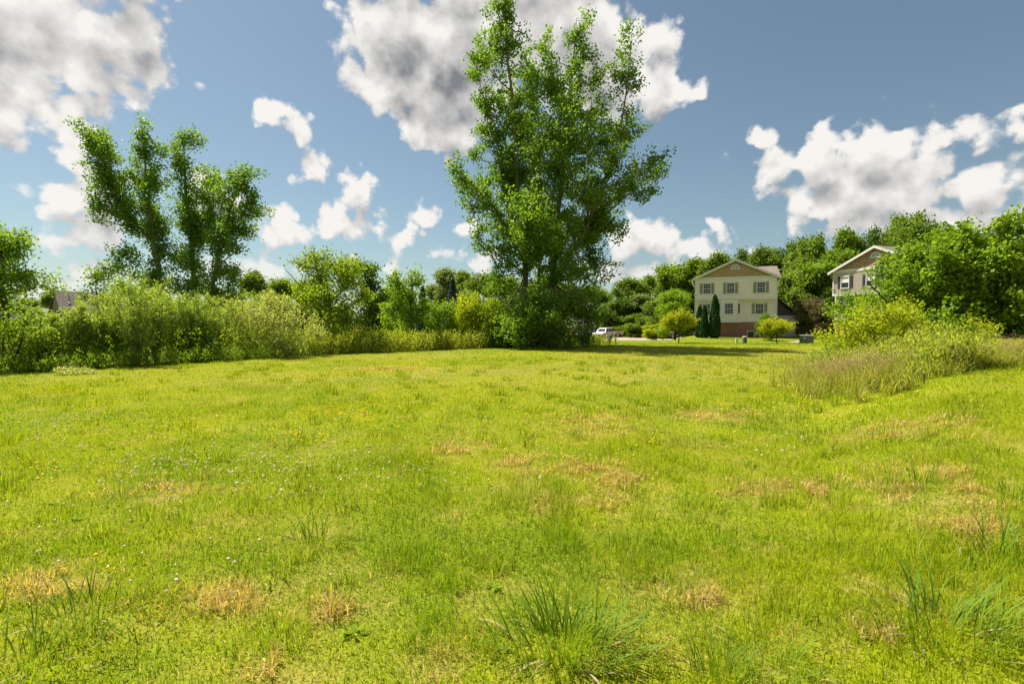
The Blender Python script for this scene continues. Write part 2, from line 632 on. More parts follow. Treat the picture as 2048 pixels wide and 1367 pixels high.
def grassmat(name, trans=0.42, ground=False):
    """grass: tint.x = how dry, tint.y = how lush, tint.z = chance"""
    m, nt, out = new_mat(name)
    at_ = nd(nt, 'ShaderNodeAttribute')
    at_.attribute_name = 'tint'
    sp = nd(nt, 'ShaderNodeSeparateXYZ')
    lk(nt, at_.outputs['Vector'], sp.inputs[0])
    dry, lush, rnd = sp.outputs[0], sp.outputs[1], sp.outputs[2]
    if ground:
        tc = nd(nt, 'ShaderNodeTexCoord')
        n = nd(nt, 'ShaderNodeTexNoise')
        n.inputs['Scale'].default_value = 7.0
        n.inputs['Detail'].default_value = 10
        n.inputs['Roughness'].default_value = 0.72
        lk(nt, tc.outputs['Object'], n.inputs['Vector'])
        n2 = nd(nt, 'ShaderNodeTexNoise')
        n2.inputs['Scale'].default_value = 60.0
        n2.inputs['Detail'].default_value = 6
        lk(nt, tc.outputs['Object'], n2.inputs['Vector'])
        rnd = smooth(nt, n2.outputs['Fac'], 0.3, 0.7)
        dry = fmath(nt, 'MULTIPLY_ADD', fmath(nt, 'SUBTRACT', n.outputs['Fac'], 0.56), 0.6, dry, clamp=True)
    g0 = mixc(nt, rnd, GRASS_A, GRASS_B)
    g1 = mixc(nt, rnd, LUSH_A, LUSH_B)
    st = mixc(nt, rnd, STRAW_A, STRAW_B)
    col = mixc(nt, dry, mixc(nt, lush, g0, g1), st)
    if ground:
        shaded_soil = mixc(nt, rnd, (0.075, 0.065, 0.010), (0.16, 0.145, 0.018))  # soil and thatch tone, darkened to paint in the shade between blades
        col = mixc(nt, SOIL_SHADE, col, shaded_soil)
    b = nd(nt, 'ShaderNodeBsdfPrincipled')
    lk(nt, col, b.inputs['Base Color'])
    b.inputs['Roughness'].default_value = 0.9 if ground else 0.65
    b.inputs['Specular IOR Level'].default_value = 0.02 if ground else 0.08
    if ground:
        bp = nd(nt, 'ShaderNodeBump')
        bp.inputs['Strength'].default_value = 0.5
        bp.inputs['Distance'].default_value = 0.03
        lk(nt, n2.outputs['Fac'], bp.inputs['Height'])
        lk(nt, bp.outputs[0], b.inputs['Normal'])
        lk(nt, b.outputs[0], out.inputs['Surface'])
        return m
    t = nd(nt, 'ShaderNodeBsdfTranslucent')
    lk(nt, mixc(nt, 1.0, col, (1.45, 1.4, 0.5), 'MULTIPLY'), t.inputs['Color'])
    mx = nd(nt, 'ShaderNodeMixShader')
    mx.inputs[0].default_value = trans
    lk(nt, b.outputs[0], mx.inputs[1])
    lk(nt, t.outputs[0], mx.inputs[2])
    lk(nt, mx.outputs[0], out.inputs['Surface'])
    return m


GRASS_A, GRASS_B = (0.22, 0.285, 0.005), (0.37, 0.435, 0.009)
LUSH_A, LUSH_B = (0.13, 0.22, 0.008), (0.235, 0.345, 0.014)
STRAW_A, STRAW_B = (0.36, 0.265, 0.08), (0.60, 0.47, 0.19)
SOIL_SHADE = 0.62  # share of soil colour, raised to include painted shade beneath the grass
M_GROUND = grassmat('lawn_ground', ground=True)
M_GRASS = grassmat('grass_blades')
M_GLASS = glassmat()
M_WHITE = plain('white_trim', (0.64, 0.63, 0.61), 0.5, var=0.05)
M_BARK = barkmat('grey_bark', (0.17, 0.14, 0.105))
M_BARKD = barkmat('dark_bark', (0.07, 0.055, 0.04))

# ------------------------------------------------------------------ ground
HEDGE = np.array([(-60, 4), (-30, 9.5), (-15.8, 14.9), (-13.0, 18.4), (-9.8, 23.4), (-6.3, 26.4), (-2.3, 30), (1.2, 32.6), (5.0, 35.0), (8, 60), (12, 90)])


def hedge_y(x):
    return np.interp(x, HEDGE[:, 0], HEDGE[:, 1])


DRYSPOTS = [(890, 1335, .20), (660, 1222, .17), (580, 1345, .16), (1770, 1262, .15), (1190, 940, .5), (1160, 1000, .55), (1240, 960, .3),
            (930, 900, .45), (1530, 985, .5), (1860, 985, .7), (1900, 1010, .5), (1820, 900, .8), (1420, 1200, .22), (470, 1205, .25),
            (330, 990, .5), (100, 1180, .3), (770, 738, 1.5), (1060, 930, .45), (1640, 975, .3), (1960, 1080, .35), (1430, 830, 1.0), (1180, 850, 1.0)]
DRYW = []
for (px, py, r) in DRYSPOTS:
    d = ray(px, py)
    t = -EYE / d[2]
    DRYW.append((d[0] * t, d[1] * t, r))


def tint(x, y):
    """how dry and how lush the sward is at a place"""
    dry = ss(0.56, 0.80, fbm(x * 1.1, y * 1.1, 21, 4)) * 0.2 + ss(0.5, 0.85, fbm(x * 4.2, y * 4.2, 31, 3)) * 0.38
    dry = dry + 0.22 * ss(9, 16, y) * (1 - ss(30, 37, y)) * ss(0.3, 0.6, fbm(x * 0.16, y * 0.3, 41, 3))
    for (a, b, r) in DRYW:
        q = np.sqrt((x - a) ** 2 + (y - b) ** 2) / r
        dry = dry + 0.55 * (1 - ss(0.0, 0.9, q + 2.4 * (fbm(x * 3.5, y * 5, 51, 3) - 0.5)))
    hy = hedge_y(x)
    edge = (1 - ss(0.5, 3.5, hy - y))
    far = ss(36.5, 38.5, y + 0.1 * x - 1) * ss(2, 6, x)
    lush = ss(0.44, 0.68, fbm(x * 0.5 + 5, y * 0.5, 61, 5)) * 0.7 + 0.5 * ss(0.5, 0.7, fbm(x * 2.3 + 5, y * 2.3, 63, 3)) + 0.5 * edge + far
    dry = dry * (1 - far * 0.9) * (1 - 0.6 * edge)
    return np.clip(dry, 0, 1), np.clip(lush, 0, 1)


def build_ground():
    s = np.linspace(-1, 1, 231)
    k = 7.2
    xs = np.sinh(s * k) / np.sinh(k) * 1500
    sy = np.linspace(-1, 1, 261)
    ys = np.sinh(sy * k) / np.sinh(k) * 1500 + 3.0
    X, Y = np.meshgrid(xs, ys)
    Z = gz(X, Y)
    n, m = X.shape
    V = np.stack([X.ravel(), Y.ravel(), Z.ravel()], 1)
    i = np.arange((n - 1) * (m - 1))
    r, c = i // (m - 1), i % (m - 1)
    a = r * m + c
    Q = np.stack([a, a + 1, a + m + 1, a + m], 1)
    d, l = tint(V[:, 0], V[:, 1])
    me = np_mesh('ground', V, quads=Q, mat=M_GROUND, attrs={'tint': np.stack([d, l, np.zeros_like(d)], 1)}, smooth_shade=True)
    o = obj('ground', me)
    tag(o, kind='structure')


build_ground()


# ------------------------------------------------------------------ vegetation kit (numpy)
def unit(v):
    return v / (np.linalg.norm(v, axis=-1, keepdims=True) + 1e-9)


def leaf_quads(C, L, W, rng, axis=None, bias=0.0, fold=0.15):
    """one folded diamond per centre: verts (4n,3)"""
    n = len(C)
    a = rng.normal(size=(n, 3))
    a = unit(a)
    if axis is not None:
        a = unit(a * (1 - bias) + np.asarray(axis) * bias)
    w = unit(np.cross(a, rng.normal(size=(n, 3))))
    nrm = np.cross(a, w)
    L = (np.asarray(L) * rng.uniform(0.7, 1.25, n))[:, None]
    W = (np.asarray(W) * rng.uniform(0.75, 1.2, n))[:, None]
    V = np.empty((n, 4, 3))
    V[:, 0] = C - a * L * 0.5
    V[:, 1] = C + w * W * 0.5 - a * L * 0.08 + nrm * W * fold
    V[:, 2] = C + a * L * 0.5
    V[:, 3] = C - w * W * 0.5 - a * L * 0.08 + nrm * W * fold
    return V.reshape(-1, 3)


def quads_idx(n):
    return np.arange(n * 4).reshape(n, 4)


def tubes(P, Rr, sides=4):
    """P (B,K,3) polylines, Rr (B,K) radii -> verts, quads"""
    B, K, _ = P.shape
    T = np.empty_like(P)
    T[:, 1:-1] = P[:, 2:] - P[:, :-2]
    T[:, 0] = P[:, 1] - P[:, 0]
    T[:, -1] = P[:, -1] - P[:, -2]
    T = unit(T)
    ref = np.where(np.abs(T[..., 2:3]) > 0.9, np.array([1.0, 0, 0]), np.array([0, 0, 1.0]))
    ref = np.broadcast_to(ref[:, :1], T.shape)
    U = unit(np.cross(T, ref))
    W = np.cross(T, U)
    ang = np.arange(sides) * 2 * np.pi / sides
    V = P[:, :, None] + Rr[:, :, None, None] * (np.cos(ang)[None, None, :, None] * U[:, :, None] + np.sin(ang)[None, None, :, None] * W[:, :, None])
    b = np.arange(B)[:, None, None] * K * sides
    k = np.arange(K - 1)[None, :, None] * sides
    s = np.arange(sides)[None, None, :]
    s2 = (s + 1) % sides
    Q = np.stack([b + k + s, b + k + s2, b + k + sides + s2, b + k + sides + s], -1).reshape(-1, 4)
    return V.reshape(-1, 3), Q


def bez(A, C, lift, rng, K=5):
    """curved branches from A to C"""
    n = len(A)
    L = np.linalg.norm(C - A, axis=1, keepdims=True)
    M = (A + C) / 2 + rng.normal(size=(n, 3)) * L * 0.09
    M[:, 2] += lift * L[:, 0]
    t = np.linspace(0, 1, K)[None, :, None]
    return (1 - t) ** 2 * A[:, None] + 2 * t * (1 - t) * M[:, None] + t ** 2 * C[:, None]


def smooth_line(pts, K):
    pts = np.asarray(pts, float)
    s = np.concatenate([[0], np.cumsum(np.linalg.norm(np.diff(pts[:, :3], axis=0), axis=1))])
    t = np.linspace(0, s[-1], K)
    out = np.stack([np.interp(t, s, pts[:, i]) for i in range(pts.shape[1])], 1)
    for _ in range(2):
        out[1:-1] = (out[:-2] + 2 * out[1:-1] + out[2:]) / 4
    return out


def make_plant(name, label, cat, base, stems, blobs, leaf, per, clr, mat, bark, seed, group=None,
               axis=None, bias=0.0, br=(0.035, 0.006), lift=-0.08, parts=('trunk', 'crown'), shell=0.5, sides=7):
    """base: foot. stems: lists of (x,y,z,r). blobs: (centre, radii, clusters). A cluster is a twig with `per` leaves."""
    rng = np.random.default_rng(seed)
    base = np.asarray(base, float)
    root = empty(name, base, 0, label, cat, group)
    SP, SR = [], []
    for st in stems:
        q = smooth_line(st, 15)
        q[1:-1, :3] += rng.normal(size=(13, 3)) * q[1:-1, 3:4] * 0.5
        SP.append(q[:, :3])
        SR.append(q[:, 3])
    SP, SR = np.array(SP), np.array(SR)
    anchors = SP[:, 3:].reshape(-1, 3)
    arad = SR[:, 3:].reshape(-1)
    cents = []
    for (c, r, n) in blobs:
        d = unit(rng.normal(size=(n, 3))) * (rng.uniform(0, 1, (n, 1)) ** shell)
        cents.append(np.asarray(c) + d * np.asarray(r))
    cents = np.concatenate(cents)
    cents[:, 2] = np.maximum(cents[:, 2], gz(cents[:, 0], cents[:, 1]) + 0.12)
    # a limb towards each blob, from the nearest lower stem point
    def nearest(Pq, An):
        dv = Pq[:, None] - An[None]
        dist = np.linalg.norm(dv, axis=2) + np.maximum(0, -(dv[..., 2] - 0.25 * np.linalg.norm(dv[..., :2], axis=2))) * 2.0
        return np.argmin(dist, 1)
    bc = np.array([b[0] for b in blobs], float)
    ia = nearest(bc, anchors)
    L1 = bez(anchors[ia], bc, lift, rng, 6)
    r0 = np.minimum(arad[ia] * 0.6, 0.02 + 0.012 * np.linalg.norm(bc - anchors[ia], axis=1))
    R1 = r0[:, None] * np.linspace(1, 0.35, 6)[None]
    an2 = np.concatenate([anchors, L1[:, 2:].reshape(-1, 3)])
    ib = nearest(cents, an2)
    L2 = bez(an2[ib], cents, lift, rng, 4)
    R2 = np.linspace(br[0], br[1], 4)[None] * np.ones((len(cents), 1))
    v1, q1 = tubes(SP, SR, sides)
    v2, q2 = tubes(L1, R1, 5)
    v3, q3 = tubes(L2, R2, 3)
    V = np.concatenate([v1, v2, v3]) - base
    Q = np.concatenate([q1, q2 + len(v1), q3 + len(v1) + len(v2)])
    obj(parts[0], np_mesh(parts[0], V, quads=Q, mat=bark, smooth_shade=True), root)
    n = len(cents)
    tw = unit(cents - an2[ib] + np.array([0, 0, 0.25]) + rng.normal(size=(n, 3)) * 0.3)
    cnt = rng.poisson(per, n)
    idx = np.repeat(np.arange(n), cnt)
    m = len(idx)
    t = rng.uniform(-1.3, 1.0, (m, 1))
    C = cents[idx] + tw[idx] * t * clr * 1.1 + rng.normal(size=(m, 3)) * clr * 0.48 * np.array([1, 1, 0.8])
    C[:, 2] = np.maximum(C[:, 2], gz(C[:, 0], C[:, 1]) + 0.03)
    LV = leaf_quads(C, leaf[0], leaf[1], rng, axis, bias)
    crnd = np.clip(0.55 * rng.uniform(0, 1, n)[idx] + 0.45 * rng.uniform(0, 1, m), 0, 1)
    obj(parts[1], np_mesh(parts[1], LV - base, quads=quads_idx(m), mat=mat, attrs={'rnd': crnd}), root)
    return root


def pix_plant(name, label, cat, Y, foot, stems, blobs, leaf, per, clr, mat, bark, seed, dens=1.0, dep=None, sleeve=None, **kw):
    """shape given in photograph pixels at distance Y; becomes real metres"""
    rng = np.random.default_rng(seed + 1000)
    k = Y / FPX
    fx = at(foot, 690, Y)[0]
    base = np.array([fx, Y, float(gz(fx, Y))])
    S = []
    for st in stems:
        rows = []
        y0 = 0.0
        for i, p in enumerate(st):
            w = at(p[0], p[1], Y)
            if len(p) > 3:
                y0 = p[3]
            rows.append((w[0], Y + y0, w[2], p[2]))
        if rows[0][2] < base[2] + 0.6:
            rows[0] = (rows[0][0], rows[0][1], base[2] - 0.25, rows[0][3])
        S.append(rows)
    xs = [b[0] for b in blobs]
    if dep is None:
        dep = 0.42 * (max(b[0] + b[2] for b in blobs) - min(b[0] - b[2] for b in blobs)) * k
    B = []
    for b in blobs:
        px, py, rx, ry = b[:4]
        rm = (rx * k, max(rx, ry) * k * 0.8, ry * k)
        room = max(0.0, dep - rm[1])
        dy = rng.uniform(-1, 1) * room if len(b) < 5 else b[4] * dep
        w = at(px, py, Y)
        n = max(3, int(dens * rx * ry * k * k * 3.14 / (clr * clr) * 0.55))
        B.append(((w[0], Y + dy, w[2]), rm, n))
    if sleeve:
        r0, r1, cnt = sleeve
        for st in S:
            q = smooth_line(st, 40)
            low = .25 if st[0][2] < base[2] + .6 else .12
            for t in np.linspace(low, 1.0, cnt):
                a = q[int(round(t * 39))]
                rr = (r0 * (1 - t) + r1 * t) * k * rng.uniform(.75, 1.2)
                c = a[:3] + rng.normal(size=3) * rr * np.array([.45, .45, .2])
                B.append((c, (rr, rr, rr * 1.15), max(3, int(dens * rr * rr * 3.14 / (clr * clr) * .55))))
    return make_plant(name, label, cat, base, S, B, leaf, per, clr, mat, bark, seed, **kw)


# ------------------------------------------------------------------ houses
M_CREAM = siding('cream_siding', (0.80, 0.715, 0.735))
M_TAN = siding('tan_siding', (0.47, 0.395, 0.35))
M_BROWNS = siding('brown_siding', (0.21, 0.13, 0.10))
M_SHAKE = courses('tan_shakes', (0.54, 0.38, 0.24), (0.46, 0.32, 0.20), (0.17, 0.11, 0.055), 0.2, 0.24, 0.02, 0.8)
M_SHAKE2 = courses('brown_shakes', (0.52, 0.34, 0.24), (0.44, 0.285, 0.20), (0.13, 0.075, 0.04), 0.2, 0.24, 0.02, 0.8)
M_BRICK = courses('red_brick', (0.36, 0.115, 0.07), (0.27, 0.085, 0.055), (0.32, 0.24, 0.19), 0.21, 0.075, 0.011, 0.4)
M_SHING = courses('brown_shingles', (0.185, 0.145, 0.12), (0.135, 0.105, 0.09), (0.09, 0.065, 0.05), 0.32, 0.13, 0.012, 0.5)
M_SHINGD = courses('dark_shingles', (0.15, 0.12, 0.10), (0.11, 0.09, 0.08), (0.04, 0.03, 0.03), 0.32, 0.13, 0.012, 0.5)
M_SHUT = plain('taupe_shutter', (0.30, 0.27, 0.22), 0.6)
M_SHUTD = plain('plum_shutter', (0.075, 0.055, 0.075), 0.6)
M_VENT = plain('blue_grey_vent', (0.36, 0.41, 0.46), 0.6)
M_BLIND = plain('white_blind', (0.62, 0.62, 0.6), 0.8)
M_METAL = plain('grey_metal', (0.30, 0.31, 0.31), 0.45, metal=0.6)
M_DARK = plain('near_black', (0.02, 0.02, 0.022), 0.7)
M_CONC = plain('pale_concrete', (0.29, 0.235, 0.19), 0.9, var=0.18, scale=1.6, bump=0.3)


def window(parent, cx, zc, w, h, y, shutters=None, grid=True, blind=False, sh=0.31):
    """double-hung window on a wall facing -y, standing proud of it"""
    f = MB()
    t = 0.07
    f.box(cx - w / 2 - t, cx - w / 2, y - 0.07, y + 0.02, zc - h / 2 - t, zc + h / 2 + t)
    f.box(cx + w / 2, cx + w / 2 + t, y - 0.07, y + 0.02, zc - h / 2 - t, zc + h / 2 + t)
    f.box(cx - w / 2 - t - .03, cx + w / 2 + t + .03, y - 0.09, y + 0.02, zc + h / 2, zc + h / 2 + 0.13)
    f.box(cx - w / 2 - t - .03, cx + w / 2 + t + .03, y - 0.10, y + 0.02, zc - h / 2 - 0.09, zc - h / 2)
    f.box(cx - w / 2, cx + w / 2, y - 0.05, y + 0.01, zc - 0.03, zc + 0.03)
    win = f.build('window', M_WHITE, parent)
    for k, z0, z1 in ((0, zc + 0.03, zc + h / 2), (1, zc - h / 2, zc - 0.03)):
        p = MB().box(cx - w / 2, cx + w / 2, y - 0.022, y + 0.004, z0, z1).build('pane', M_GLASS, win)
        if blind and k == 0:
            p['label'] = 'upper pane with a white blind drawn behind it'
            p.data.materials[0] = M_BLIND
    if grid:
        m = MB()
        for i in (1, 2):
            x = cx - w / 2 + w * i / 3
            m.box(x - .011, x + .011, y - 0.034, y - 0.024, zc + 0.03, zc + h / 2)
            m.box(x - .011, x + .011, y - 0.034, y - 0.024, zc - h / 2, zc - 0.03)
        for z in (zc + 0.03 + (h / 2 - .03) / 2, zc - 0.03 - (h / 2 - .03) / 2):
            m.box(cx - w / 2, cx + w / 2, y - 0.036, y - 0.0245, z - .011, z + .011)
        m.build('muntin', M_WHITE, win)
    if shutters:
        for s in (-1, 1):
            x = cx + s * (w / 2 + t + 0.035 + sh / 2)
            b = MB()
            b.box(x - sh / 2, x + sh / 2, y - 0.035, y + 0.01, zc - h / 2 - .06, zc + h / 2 + .1)
            n = 14
            for i in range(n):
                z = zc - h / 2 + (h + .02) * i / n
                b.box(x - sh / 2 + .04, x + sh / 2 - .04, y - 0.05, y - 0.033, z, z + h / n * 0.55)
            b.build('shutter', shutters, parent)
    return win


def half_vent(parent, cx, z0, r, y):
    m = MB()
    n = 14
    for i in range(n):
        a, b = math.pi * i / n, math.pi * (i + 1) / n
        poly = [(cx + q * math.cos(t), z0 + q * math.sin(t)) for q, t in ((r, a), (r + .1, a), (r + .1, b), (r, b))]
        m.prism(poly, 1, y - 0.08, y + 0.02)
    m.box(cx - r - .12, cx + r + .12, y - 0.09, y + 0.02, z0 - 0.09, z0 - 0.002)
    v = m.build('gable_vent', M_WHITE, parent)
    p = MB().prism([(cx + r * math.cos(math.pi * i / n), z0 + r * math.sin(math.pi * i / n)) for i in range(n + 1)], 1, y - 0.03, y + 0.01)
    p.build('louvre', M_VENT, v)
    q = MB()
    for t in (0.5,):
        q.box(cx - 0.02, cx + 0.02, y - 0.05, y - 0.032, z0, z0 + r * .98)
    for a in (0.25, 0.75):
        ca, sa = math.cos(math.pi * a), math.sin(math.pi * a)
        q.slab([(cx - .014 * sa, y - .048, z0 + .014 * ca), (cx + .014 * sa, y - .048, z0 - .014 * ca), (cx + r * .98 * ca + .014 * sa, y - .048, z0 + r * .98 * sa - .014 * ca), (cx + r * .98 * ca - .014 * sa, y - .048, z0 + r * .98 * sa + .014 * ca)], (0, 0.014, 0))
    q.build('spoke', M_WHITE, v)


def gable_roof(parent, W, y0, y1, ze, zr, mat, over=0.3, name='roof', thick=0.14):
    """two slopes with the ridge along y"""
    m = MB()
    sl = (zr - ze) / (W / 2)
    for s in (-1, 1):
        xe = W / 2 + s * (W / 2 + over)
        zE = ze - sl * over
        m.slab([(W / 2, y0, zr), (W / 2, y1, zr), (xe, y1, zE), (xe, y0, zE)], (0, 0, thick))
    r = m.build(name, mat, parent)
    return r, sl


def townhouse(label, loc, rz, wall, shake, shutter, dark_win=False, wing='right', detail=True, name='house', bay=True):
    """two-storey gable-fronted house on a brick base; local x along the front, y into the depth"""
    W, D = 8.7, 10.5
    H = empty(name, loc, rz, label, 'house')
    zb, zj, ze, zr = 1.86, 4.45, 6.9, 8.95
    J = 0.42
    MB().box(0.05, W - 0.05, J + .03, D, -1.6, zb).build('brick_base', M_BRICK, H)
    MB().box(0, W, J, D, zb, zj).build('lower_wall', wall, H)
    MB().box(0, W, 0, D, zj, ze).build('upper_wall', wall, H)
    MB().prism([(0, ze), (W, ze), (W / 2, zr - 0.02)], 1, -0.012, D - .1).build('gable', shake, H)
    roof, sl = gable_roof(H, W, -0.32, D + .3, ze, zr, M_SHING, 0.34)
    # chimney pipe and ridge
    MB().lathe([(0.0, .9), (0.07, .9), (0.07, 0)], 8, 2, (W * 0.63, 4.2, zr - 0.75)).build('vent_pipe', M_METAL, roof)
    f = MB()
    f.box(-0.03, W + .03, -0.05, 0.02, ze - 0.14, ze + .14)
    f.build('frieze', M_WHITE, H)
    f = MB()
    for s in (-1, 1):
        xe = W / 2 + s * (W / 2 + .36)
        zE = ze - sl * .36
        f.slab([(W / 2, -0.36, zr - .12), (W / 2, -0.36, zr + .13), (xe, -0.36, zE + .13), (xe, -0.36, zE - .12)], (0, 0.045, 0))
    f.build('rake_board', M_WHITE, H)
    for s in (-1, 1):
        xe = W / 2 + s * (W / 2 + .38)
        MB().box(min(xe, xe - s * .11), max(xe, xe - s * .11), -0.3, D + .25, ze - sl * .36 - .12, ze - sl * .36 + .02).build('gutter', M_WHITE, H)
    MB().box(-0.02, W + .02, -0.03, 0.05, zj - 0.10, zj + 0.07).build('band_board', M_WHITE, H)
    for x in (0.06, W - 0.06):
        MB().box(x - .06, x + .06, -0.022, 0.05, zj + .07, ze - .14).build('corner_board', M_WHITE, H)
        MB().box(x - .06, x + .06, J - 0.022, J + .05, zb + .02, zj - .1).build('corner_board', M_WHITE, H)
    MB().box(-.02, W + .02, J - 0.03, J + .02, zb - .08, zb + .02).build('sill_board', M_WHITE, H)
    x = W - 0.22 if wing == 'right' else 0.3
    MB().tube([(x, J - .08, zj - .1), (x, J - .08, 0.1)], 0.05, 6).build('downspout', M_TAN if wing != 'right' else wall, H)
    half_vent(H, W / 2, ze + 1.08, 0.40, -0.014)
    if detail:
        for fx in (0.155, 0.449, 0.813):
            window(H, W * fx, 5.72, 0.76, 1.12, 0.0, shutter, grid=not dark_win, blind=dark_win)
        for fx in (0.153, 0.803):
            window(H, W * fx, 3.32, 0.76, 1.10, J, shutter, grid=not dark_win, blind=dark_win)
        if bay:
            bx0, bx1 = W * .285, W * .58
            b = MB()
            cx0, cx1 = bx0 + .46, bx1 - .46
            b.prism([(bx0, J), (cx0, 0.02), (cx1, 0.02), (bx1, J)], 2, zb - .0, zj - .1)
            bw = b.build('bay', wall, H)
            MB().prism([(bx0 - .05, J), (cx0 - .03, -.02), (cx1 + .03, -.02), (bx1 + .05, J)], 2, zb - .14, zb - .003).build('bay_skirt', M_WHITE, bw)
            window(H, (cx0 + cx1) / 2, 3.34, 0.82, 1.16, 0.02, None)
            for s, xa, xb in ((-1, bx0, cx0), (1, cx1, bx1)):
                p0 = np.array((xa, J if s < 0 else 0.02)); p1 = np.array((xb, 0.02 if s < 0 else J))
                d = (p1 - p0); n = np.array((d[1], -d[0])); n /= np.linalg.norm(n)
                def pt(t, q, z): 
                    c = p0 + d * t + n * q
                    return (c[0], c[1], z)
                for nm, t0, t1, z0, z1, q, mt in (('window', .2, .8, 2.72, 3.98, .03, M_WHITE), ('pane', .3, .7, 2.8, 3.9, .045, M_GLASS)):
                    par = H if nm == 'window' else par_w
                    m = MB().slab([pt(t0, -.02, z0), pt(t1, -.02, z0), pt(t1, -.02, z1), pt(t0, -.02, z1)], (n[0] * (q + .02), n[1] * (q + .02), 0))
                    ob = m.build(nm, mt, par)
                    if nm == 'window':
                        par_w = ob
    # cross wing behind the front gable
    s = 1 if wing == 'right' else -1
    xo = W + .28 if s > 0 else -.28
    xm = W / 2
    yc, hw, zw = 5.6, 4.0, 8.55
    MB().box(min(xm, xo), max(xm, xo), yc - hw + .3, yc + hw - .3, -1.6, ze - .02).build('wing_wall', wall, H)
    MB().prism([(yc - hw + .3, ze - .02), (yc + hw - .3, ze - .02), (yc, zw - .25)], 0, *sorted((xm, xo - s * .01))).build('wing_gable', shake, H)
    r = MB()
    xe = xo + s * .3
    slw = (zw - ze) / hw
    for q in (-1, 1):
        r.slab([(xm, yc, zw), (xe, yc, zw), (xe, yc + q * (hw + .15), ze - .06), (xm, yc + q * (hw + .15), ze - .06)], (0, 0, .13))
    r.build('wing_roof', M_SHING, H)
    if wing == 'right':   # low garage at the side
        MB().box(W + .3, W + 2.6, 4.6, D - .5, -1.6, 2.55).build('garage_wall', wall, H)
        r = MB()
        r.slab([(W + .29, 4.2, 4.9), (W + .29, D, 4.9), (W + 2.9, D, 2.55), (W + 2.9, 4.2, 2.55)], (0, 0, .13))
        r.build('garage_roof', M_SHINGD, H)
        MB().box(W + .3, W + 2.9, 4.14, 4.2, 2.35, 2.56).build('garage_fascia', M_WHITE, H)
        MB().prism([(W + .3, 2.56), (W + 2.6, 2.56), (W + .3, 4.7)], 1, 4.6, 4.7).build('garage_gable', M_SHINGD, H)
    return H


h1 = at(1388.2, 674, 58.0)
townhouse('cream sided two-storey house on a red brick base, three shuttered windows upstairs', (h1[0], h1[1], -0.05), math.radians(-22), M_CREAM, M_SHAKE, M_SHUT)
h2 = at(1662.8, 674, 51.8)
townhouse('tan sided house with plum shutters and brown shingled gable, half hidden by trees', (h2[0], h2[1], 0.12), math.radians(-70), M_TAN, M_SHAKE2, M_SHUTD, dark_win=True, wing='left', bay=False)
h3 = at(1120, 674, 104)
townhouse('white house glimpsed behind the tall cottonwood above the parked trucks', (h3[0] - 1.0, h3[1], -1.1), math.radians(-4), M_CREAM, M_SHAKE, M_SHUT, wing='left', bay=False)


def brown_house():
    p = at(128, 640, 62)
    H = empty('house', (p[0], p[1], float(gz(p[0], p[1]))), math.radians(56), 'brown house with steep shingled roof beyond the left hedge', 'house')
    L, D, ze, zr = 10.5, 6.4, 3.0, 6.35
    MB().box(0, L, 0, D, -1, ze).build('wall', M_BROWNS, H)
    MB().prism([(0, ze), (D, ze), (D / 2, zr)], 0, 0.0, L).build('gable', M_BROWNS, H)
    m = MB()
    sl = (zr - ze) / (D / 2)
    for s in (-1, 1):
        m.slab([(-.2, D / 2, zr), (L + .2, D / 2, zr), (L + .2, D / 2 + s * (D / 2 + .3), ze - sl * .3), (-.2, D / 2 + s * (D / 2 + .3), ze - sl * .3)], (0, 0, .16))
    r = m.build('roof', M_SHING, H)
    MB().lathe([(0, 1.0), (.06, 1.0), (.06, 0)], 8, 2, (1.1, 2.2, 5.3)).build('vent_pipe', M_METAL, r)
    MB().lathe([(0, .25), (.16, .2), (.16, 0)], 8, 2, (1.0, 1.7, 4.75)).build('roof_cap', M_WHITE, r)
    window(H, 3.0, 1.6, 1.0, 1.2, 0.0, None)
    q = at(100, 640, 70)
    G = empty('house', (q[0], q[1], float(gz(q[0], q[1]))), math.radians(10), 'low grey roofed house far left of the brown house', 'house')
    MB().box(-7, 4, 0, 7, -1, 2.6).build('wall', M_CREAM, G)
    m = MB()
    for s in (-1, 1):
        m.slab([(-7.3, 3.5, 4.1), (4.3, 3.5, 4.1), (4.3, 3.5 + s * 3.9, 2.45), (-7.3, 3.5 + s * 3.9, 2.45)], (0, 0, .15))
    m.build('roof', plain('grey_shingles', (0.22, 0.21, 0.21), 0.9, var=.25, scale=3), G)
    MB().prism([(0, 2.6), (7, 2.6), (3.5, 4.05)], 0, -6.95, 3.95).build('gable', M_CREAM, G)


brown_house()


# ------------------------------------------------------------------ drive and path
def sheet(name, poly_rows, mat, lift, label_kind='structure'):
    """strip of paving lying on the ground: rows of (left, right) points"""
    V, Q = [], []
    n = 9
    for (a, b) in poly_rows:
        for i in range(n):
            t = i / (n - 1)
            x, y = a[0] * (1 - t) + b[0] * t, a[1] * (1 - t) + b[1] * t
            V.append((x, y, float(gz(x, y)) + lift))
    for r in range(len(poly_rows) - 1):
        for i in range(n - 1):
            k = r * n + i
            Q.append((k, k + 1, k + n + 1, k + n))
    o = obj(name, np_mesh(name, V, quads=Q, mat=mat, smooth_shade=True))
    return tag(o, kind=label_kind)


rows = []
for t in np.linspace(0, 1, 26):
    yn = np.interp(t, [0, .3, .6, 1], [82, 74, 63.5, 66.5])
    x = 9 + t * 17.5
    yf = np.interp(t, [0, .4, 1], [108, 100, 84])
    rows.append(((x, yn), (x + 3, yf)))
sheet('driveway', rows, M_CONC, 0.05)
rows = []
for t in np.linspace(0, 1, 14):
    a = at(1578 + 42 * t, 684, 46.5 + 6.5 * t ** 1.5)
    rows.append(((a[0], a[1] - 0.45), (a[0] + .15, a[1] + 0.55)))
sheet('garden_path', rows, M_CONC, 0.035)


